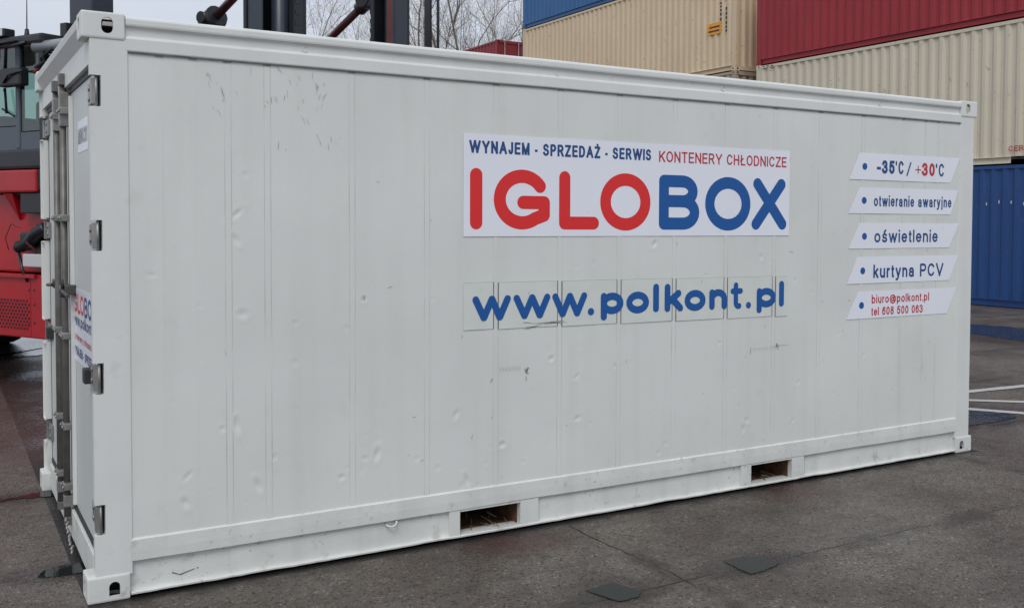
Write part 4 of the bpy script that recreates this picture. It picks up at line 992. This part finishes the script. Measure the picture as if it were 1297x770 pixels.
mb = MB(); mb.tube([(-2.66, -1.45, 3.45), (-2.66, -1.45, 3.56)], [.03, .018], 8); mb.tube([(-2.66, -1.45, 3.56), (-2.655, -1.45, 3.85), (-2.65, -1.45, 4.2)], [.006, .004, .003], 5); part(mb, 'antenna', P['truck_dark'])
# machinery beside the cab
mb = MB(); mb.box(-2.52, -1.75, -1.40, -.5, 2.20, 3.30, 0, .03); rr = random.Random(5)
for i in range(12):
    x = rr.uniform(-2.5, -2.0); z = rr.uniform(3.05, 3.3); mb.tube([(x, -1.42, z - .1), (x + .05, -1.50, z), (x + .12, -1.46, z + .06), (x + .22, -1.41, z + .02)], rr.uniform(.008, .022), 6)
part(mb, 'valve_block', P['truck_dark'])
part(MB().tube([(-2.52, -1.45, 3.37), (-1.95, -1.40, 3.385)], .055, 14), 'air_pipe', P['pipe'])
part(MB().tube([(-2.45, -1.50, 3.13), (-2.41, -1.5, 3.13)], .03, 10), 'marker_lamp', P['primer'])
mb = MB(); mb.box(-2.28 - .18, -2.28 + .18, -1.02 - .12, -1.02 + .12, 2.9, 4.7, 0, .02); mb.tube([(-2.28, -1.02, 4.65), (-2.28, -1.02, 4.95), (-2.42, -1.02, 5.1)], .07, 12); part(mb, 'exhaust_stack', P['truck_navy'])
mb = MB(); mb.box(-2.43, -2.33, -1.26, -1.17, 3.35, 3.63, 0, .01); mb.tube([(-2.38, -1.17, 3.55), (-2.34, -1.08, 3.58)], .015, 6); part(mb, 'camera_box', P['truck_dark'])
# engine hood hidden behind the container
part(MB().box(-5.2, -2.4, 0.05, 1.3, 1.2, 2.1, 0, .08), 'engine_hood', P['truck_red'])
# wheels
def wheel(x, y, r, w):
    t = MB(); n = 28
    pr = [(.52, -.5), (.9, -.5), (1.0, -.36), (1.0, .36), (.9, .5), (.52, .5)]
    vs = [(x + r * q * math.sin(6.2832 * i / n), y + w * s, r + r * q * math.cos(6.2832 * i / n)) for i in range(n) for q, s in pr]; k = len(pr)
    t.add(vs, [(i * k + j, i * k + (j + 1) % k, ((i + 1) % n) * k + (j + 1) % k, ((i + 1) % n) * k + j) for i in range(n) for j in range(k)])
    for i in range(n):
        a = 6.2832 * (i + .5) / n; c_, s_ = math.cos(a), math.sin(a); rr_ = r * 1.012
        for ys in (-.3, .05): t.add([(x + rr_ * math.sin(a + da), y + w * yy, r + rr_ * math.cos(a + da)) for da, yy in ((-.05, ys), (.05, ys + .03), (.05, ys + .25), (-.05, ys + .22))], [(0, 1, 2, 3)])
    wh = empty('wheel'); wh.parent = TR
    part(t, 'tyre', P['tyre'], wh); h = MB()
    h.tube([(x, y - w * .32, r), (x, y + w * .32, r)], r * .53, 20); h.tube([(x, y - w * .45, r), (x, y + w * .45, r)], r * .22, 12); part(h, 'rim', P['white_plate'], wh)
wheel(-6.95, .72, .66, .45); wheel(-6.95, -.85, .66, .45); wheel(-0.85, -1.32, .72, .45); wheel(-0.85, 1.32, .72, .45)
# mast: two posts of nested channels
def mast_post(y, near):
    s = 1 if near else -1
    mb = MB(); H = 5.6
    def bx(x0, x1, y0, y1, z0=0.25, z1=H, mi=0): mb.box(x0, x1, y0, y1, z0, z1, mi, .008)
    if near:
        # broad outer channel, hollow towards the camera, with lift cylinder
        bx(-.20, .20, y + .10, y + .13); bx(-.20, -.16, y - .25, y + .10); bx(.16, .20, y - .02, y + .10)
        bx(-.159, .02, y - .235, y - .215, mi=1); bx(.07, .158, y + .03, y + .06, mi=1); bx(-.10, .10, y + .132, y + .16)
    else:
        bx(-.16, .16, y + .08, y + .11); bx(-.16, -.12, y - .12, y + .08); bx(.12, .16, y - .12, y + .08, mi=1); bx(0.13, .17, y - .135, y - .12, mi=1)
        bx(-.10, .05, y + .02, y + .05)
    o = part(mb, 'mast_post', [P['truck_dark'], P['truck_navy']])
    c = MB(); c.tube([(.03 if near else -.02, y - .03 if near else y, .3), (.03 if near else -.02, y - .03 if near else y, H - .3)], .075 if near else .05, 16); part(c, 'lift_cylinder', P['truck_navy'] if near else P['truck_dark'], o)
    g = MB(); cx_, cy_ = (.175, y + .02) if near else (-.175, y - .06)
    z = .4; i = 0
    while z < H - .1:
        g.box(cx_ - (.022 if i % 2 else .03), cx_ + (.022 if i % 2 else .03), cy_ - .03, cy_ + .03, z, z + .045); z += .048; i += 1
    part(g, 'lift_chain', P['truck_dark'], o)
    if not near:
        q = MB(); q.box(.04, .115, y - .105, y - .08, .3, H - .2, 0, .004); part(q, 'hose_guard', P['primer'], o)
    return o
mast_post(-.72, True); mast_post(.80, False)
mb = MB()
for z in (0.4, 1.9, 5.45): mb.box(-.15, -.05, -.58, .72, z, z + .16, 0, .01)
part(mb, 'mast_crossmember', P['truck_dark'])
# tilt cylinders
def tilt(a, b, c, name='tilt_cylinder'):
    a, b, c = Vector(a), Vector(b), Vector(c)
    cy = part(MB().tube([a, b], .085, 14), 'tilt_cylinder', P['truck_dark'])
    k = MB(); d = (c - b).normalized(); k.tube([b - d * .02, b + d * .12], .11, 14); k.tube([b + Vector((0, -.14, .02)), b + Vector((0, .14, .02))], .06, 10); part(k, 'gland', P['truck_dark'], cy)
    part(MB().tube([b, c], .042, 14), 'piston_rod', P['rod'], cy)
    e = MB(); e.tube([c - d * .18, c + d * .08], .075, 12); e.tube([c + Vector((0, -.11, 0)), c + Vector((0, .11, 0))], .09, 12); e.box(c.x - .02, c.x + .16, c.y - .1, c.y + .1, c.z - .1, c.z + .22, 0, .02); part(e, 'rod_clevis', P['truck_dark'], cy)
tilt((-2.55, -.10, 3.20 - .02), (-1.33, -.36, 3.70), (-.22, -.58, 4.18))
tilt((-2.60, 1.30, 3.18 - .15), (-1.60, 1.25, 3.57), (-.42, .93, 4.06))
for y in (-.10, 1.30): part(MB().box(-2.65, -2.45, y - .1, y + .1, 1.18, 3.2, 0, .02), 'cylinder_bracket', P['truck_dark'])
# carriage and forks
mb = MB(); mb.box(.20, .30, -1.15, 1.15, .35, .50, 0, .01); mb.box(.20, .30, -1.15, 1.15, .85, 1.0, 0, .01); part(mb, 'carriage', P['truck_dark'])
for y in (-.6, .6): 
    mb = MB(); mb.box(.30, .38, y - .1, y + .1, .05, 1.05, 0, .01); mb.box(.38, 1.55, y - .1, y + .1, .05, .10, 0, .01); part(mb, 'fork', P['darksteel'])

# slender lighting pole
pole = empty('light_pole', (5.55, 9.09, 0)); tag(pole, 'slender black steel pole rising between the truck mast and the bare trees', 'pole')
MB().tube([(0, 0, 0), (0, 0, 9.5)], [.062, .05], 14).build('shaft', P['truck_dark'], pole)
MB().tube([(.123, -.078, 0), (.123, -.078, 9.2)], .022, 8).build('cable_pipe', P['truck_dark'], pole)
MB().tube([(-.066, .042, 0), (-.066, .042, 9.2)], .014, 6).build('earthing_strip', P['white_plate'], pole)
mb = MB()
for z in (1, 3, 5, 7): mb.box(-.075, .14, -.10, .055, z, z + .04)
mb.box(-.5, .5, -.06, .06, 9.5, 9.62, 0, .02); mb.box(-.2, .2, -.2, .2, 0, .04, 0, .01); mb.build('pole_fittings', P['truck_dark'], pole)

# ---------------------------------------------------------------- bare trees
def tree(x, y, h, seed, label, spread=1.0, nb=1.0, budf=0.5, fork=0.25):
    rr = random.Random(seed); root = empty('bare_tree', (x, y, 0)); tag(root, label, 'tree', 'bare trees behind the container yard')
    tr = MB(); cn = MB()
    def grow(p, d, L_, r, lev):
        mb = tr if lev <= 1 else cn; n = 4 if lev < 3 else 3; pts = [p]; q = p.copy(); dd = d.copy(); kids = []
        for i in range(n):
            dd = (dd + Vector((rr.uniform(-1, 1), rr.uniform(-1, 1), rr.uniform(-.3, .9))) * (.10 if lev < 2 else .20)).normalized()
            q = q + dd * L_ / n; pts.append(q.copy()); kids.append((q.copy(), dd.copy(), i))
        re = r * (.62 if lev < 5 else .35)
        mb.tube(pts, [r + (re - r) * i / n for i in range(n + 1)], 7 if lev < 2 else (4 if lev < 4 else 3), cap=False, mi=0)
        if lev >= 6: 
            if rr.random() < budf:
                for _ in range(1):
                    c_ = pts[-1]; a = Vector((rr.uniform(-1, 1), rr.uniform(-1, 1), rr.uniform(-1, 1))).normalized() * .028; b = a.cross(Vector((rr.random(), rr.random(), 1))).normalized() * .02
                    cn.add([c_ - a, c_ + b, c_ + a, c_ - b], [(0, 1, 2, 3)], 1)
            return
        def child(p_, d_, L2, r2, ang):
            ax = d_.cross(Vector((rr.uniform(-1, 1), rr.uniform(-1, 1), rr.uniform(-1, 1)))).normalized()
            nd = (Matrix.Rotation(R(ang), 3, ax) @ d_); nd.z += .12; grow(p_, nd.normalized(), L2, r2, lev + 1)
        cnt = [3, 3, 3, 3, 3, 3][lev]
        if lev == 0:
            for i in range(int(5 * nb)): 
                q_, d_, ii = kids[rr.choice((1, 2, 3))]; child(q_, d_, L_ * rr.uniform(.45, .7) * spread, re * rr.uniform(.55, .8), rr.uniform(25, 55))
            child(kids[-1][0], kids[-1][1], L_ * .7, re * .95, rr.uniform(5, 18))
        else:
            child(kids[-1][0], kids[-1][1], L_ * rr.uniform(.6, .8), re * .95, rr.uniform(6, 22))
            for i in range(cnt):
                q_, d_, ii = kids[rr.randrange(0, n)]; child(q_, d_, L_ * rr.uniform(.42, .68) * spread, r * rr.uniform(.38, .58), rr.uniform(28, 58))
    grow(Vector((0, 0, 0)), Vector((rr.uniform(-.04, .04), rr.uniform(-.04, .04), 1)).normalized(), h * .42, h * .0068, 0)
    tr.build('trunk', [P['bark']], root); cn.build('crown', [P['twig'], P['bud']], root)
tree(23.8, 53.0, 20.5, 21, 'bare tree right of the truck mast, first to the left of the slender pole', 0.9)
tree(24.9, 50.5, 21.0, 5, 'tallest bare tree with a forked trunk, just right of the slender pole', 1.0, 1.2)
tree(28.6, 54.6, 21.0, 8, 'bare grey tree behind the small maroon container', 1.0, 1.2)
tree(33.0, 60.0, 20.5, 33, 'yellowish budding tree squeezed against the left edge of the blue container', 1.0, 1.0, 1.0)
tree(19.5, 53.5, 16.0, 14, 'low bare tree whose twigs just show left of the truck mast', 1.0)
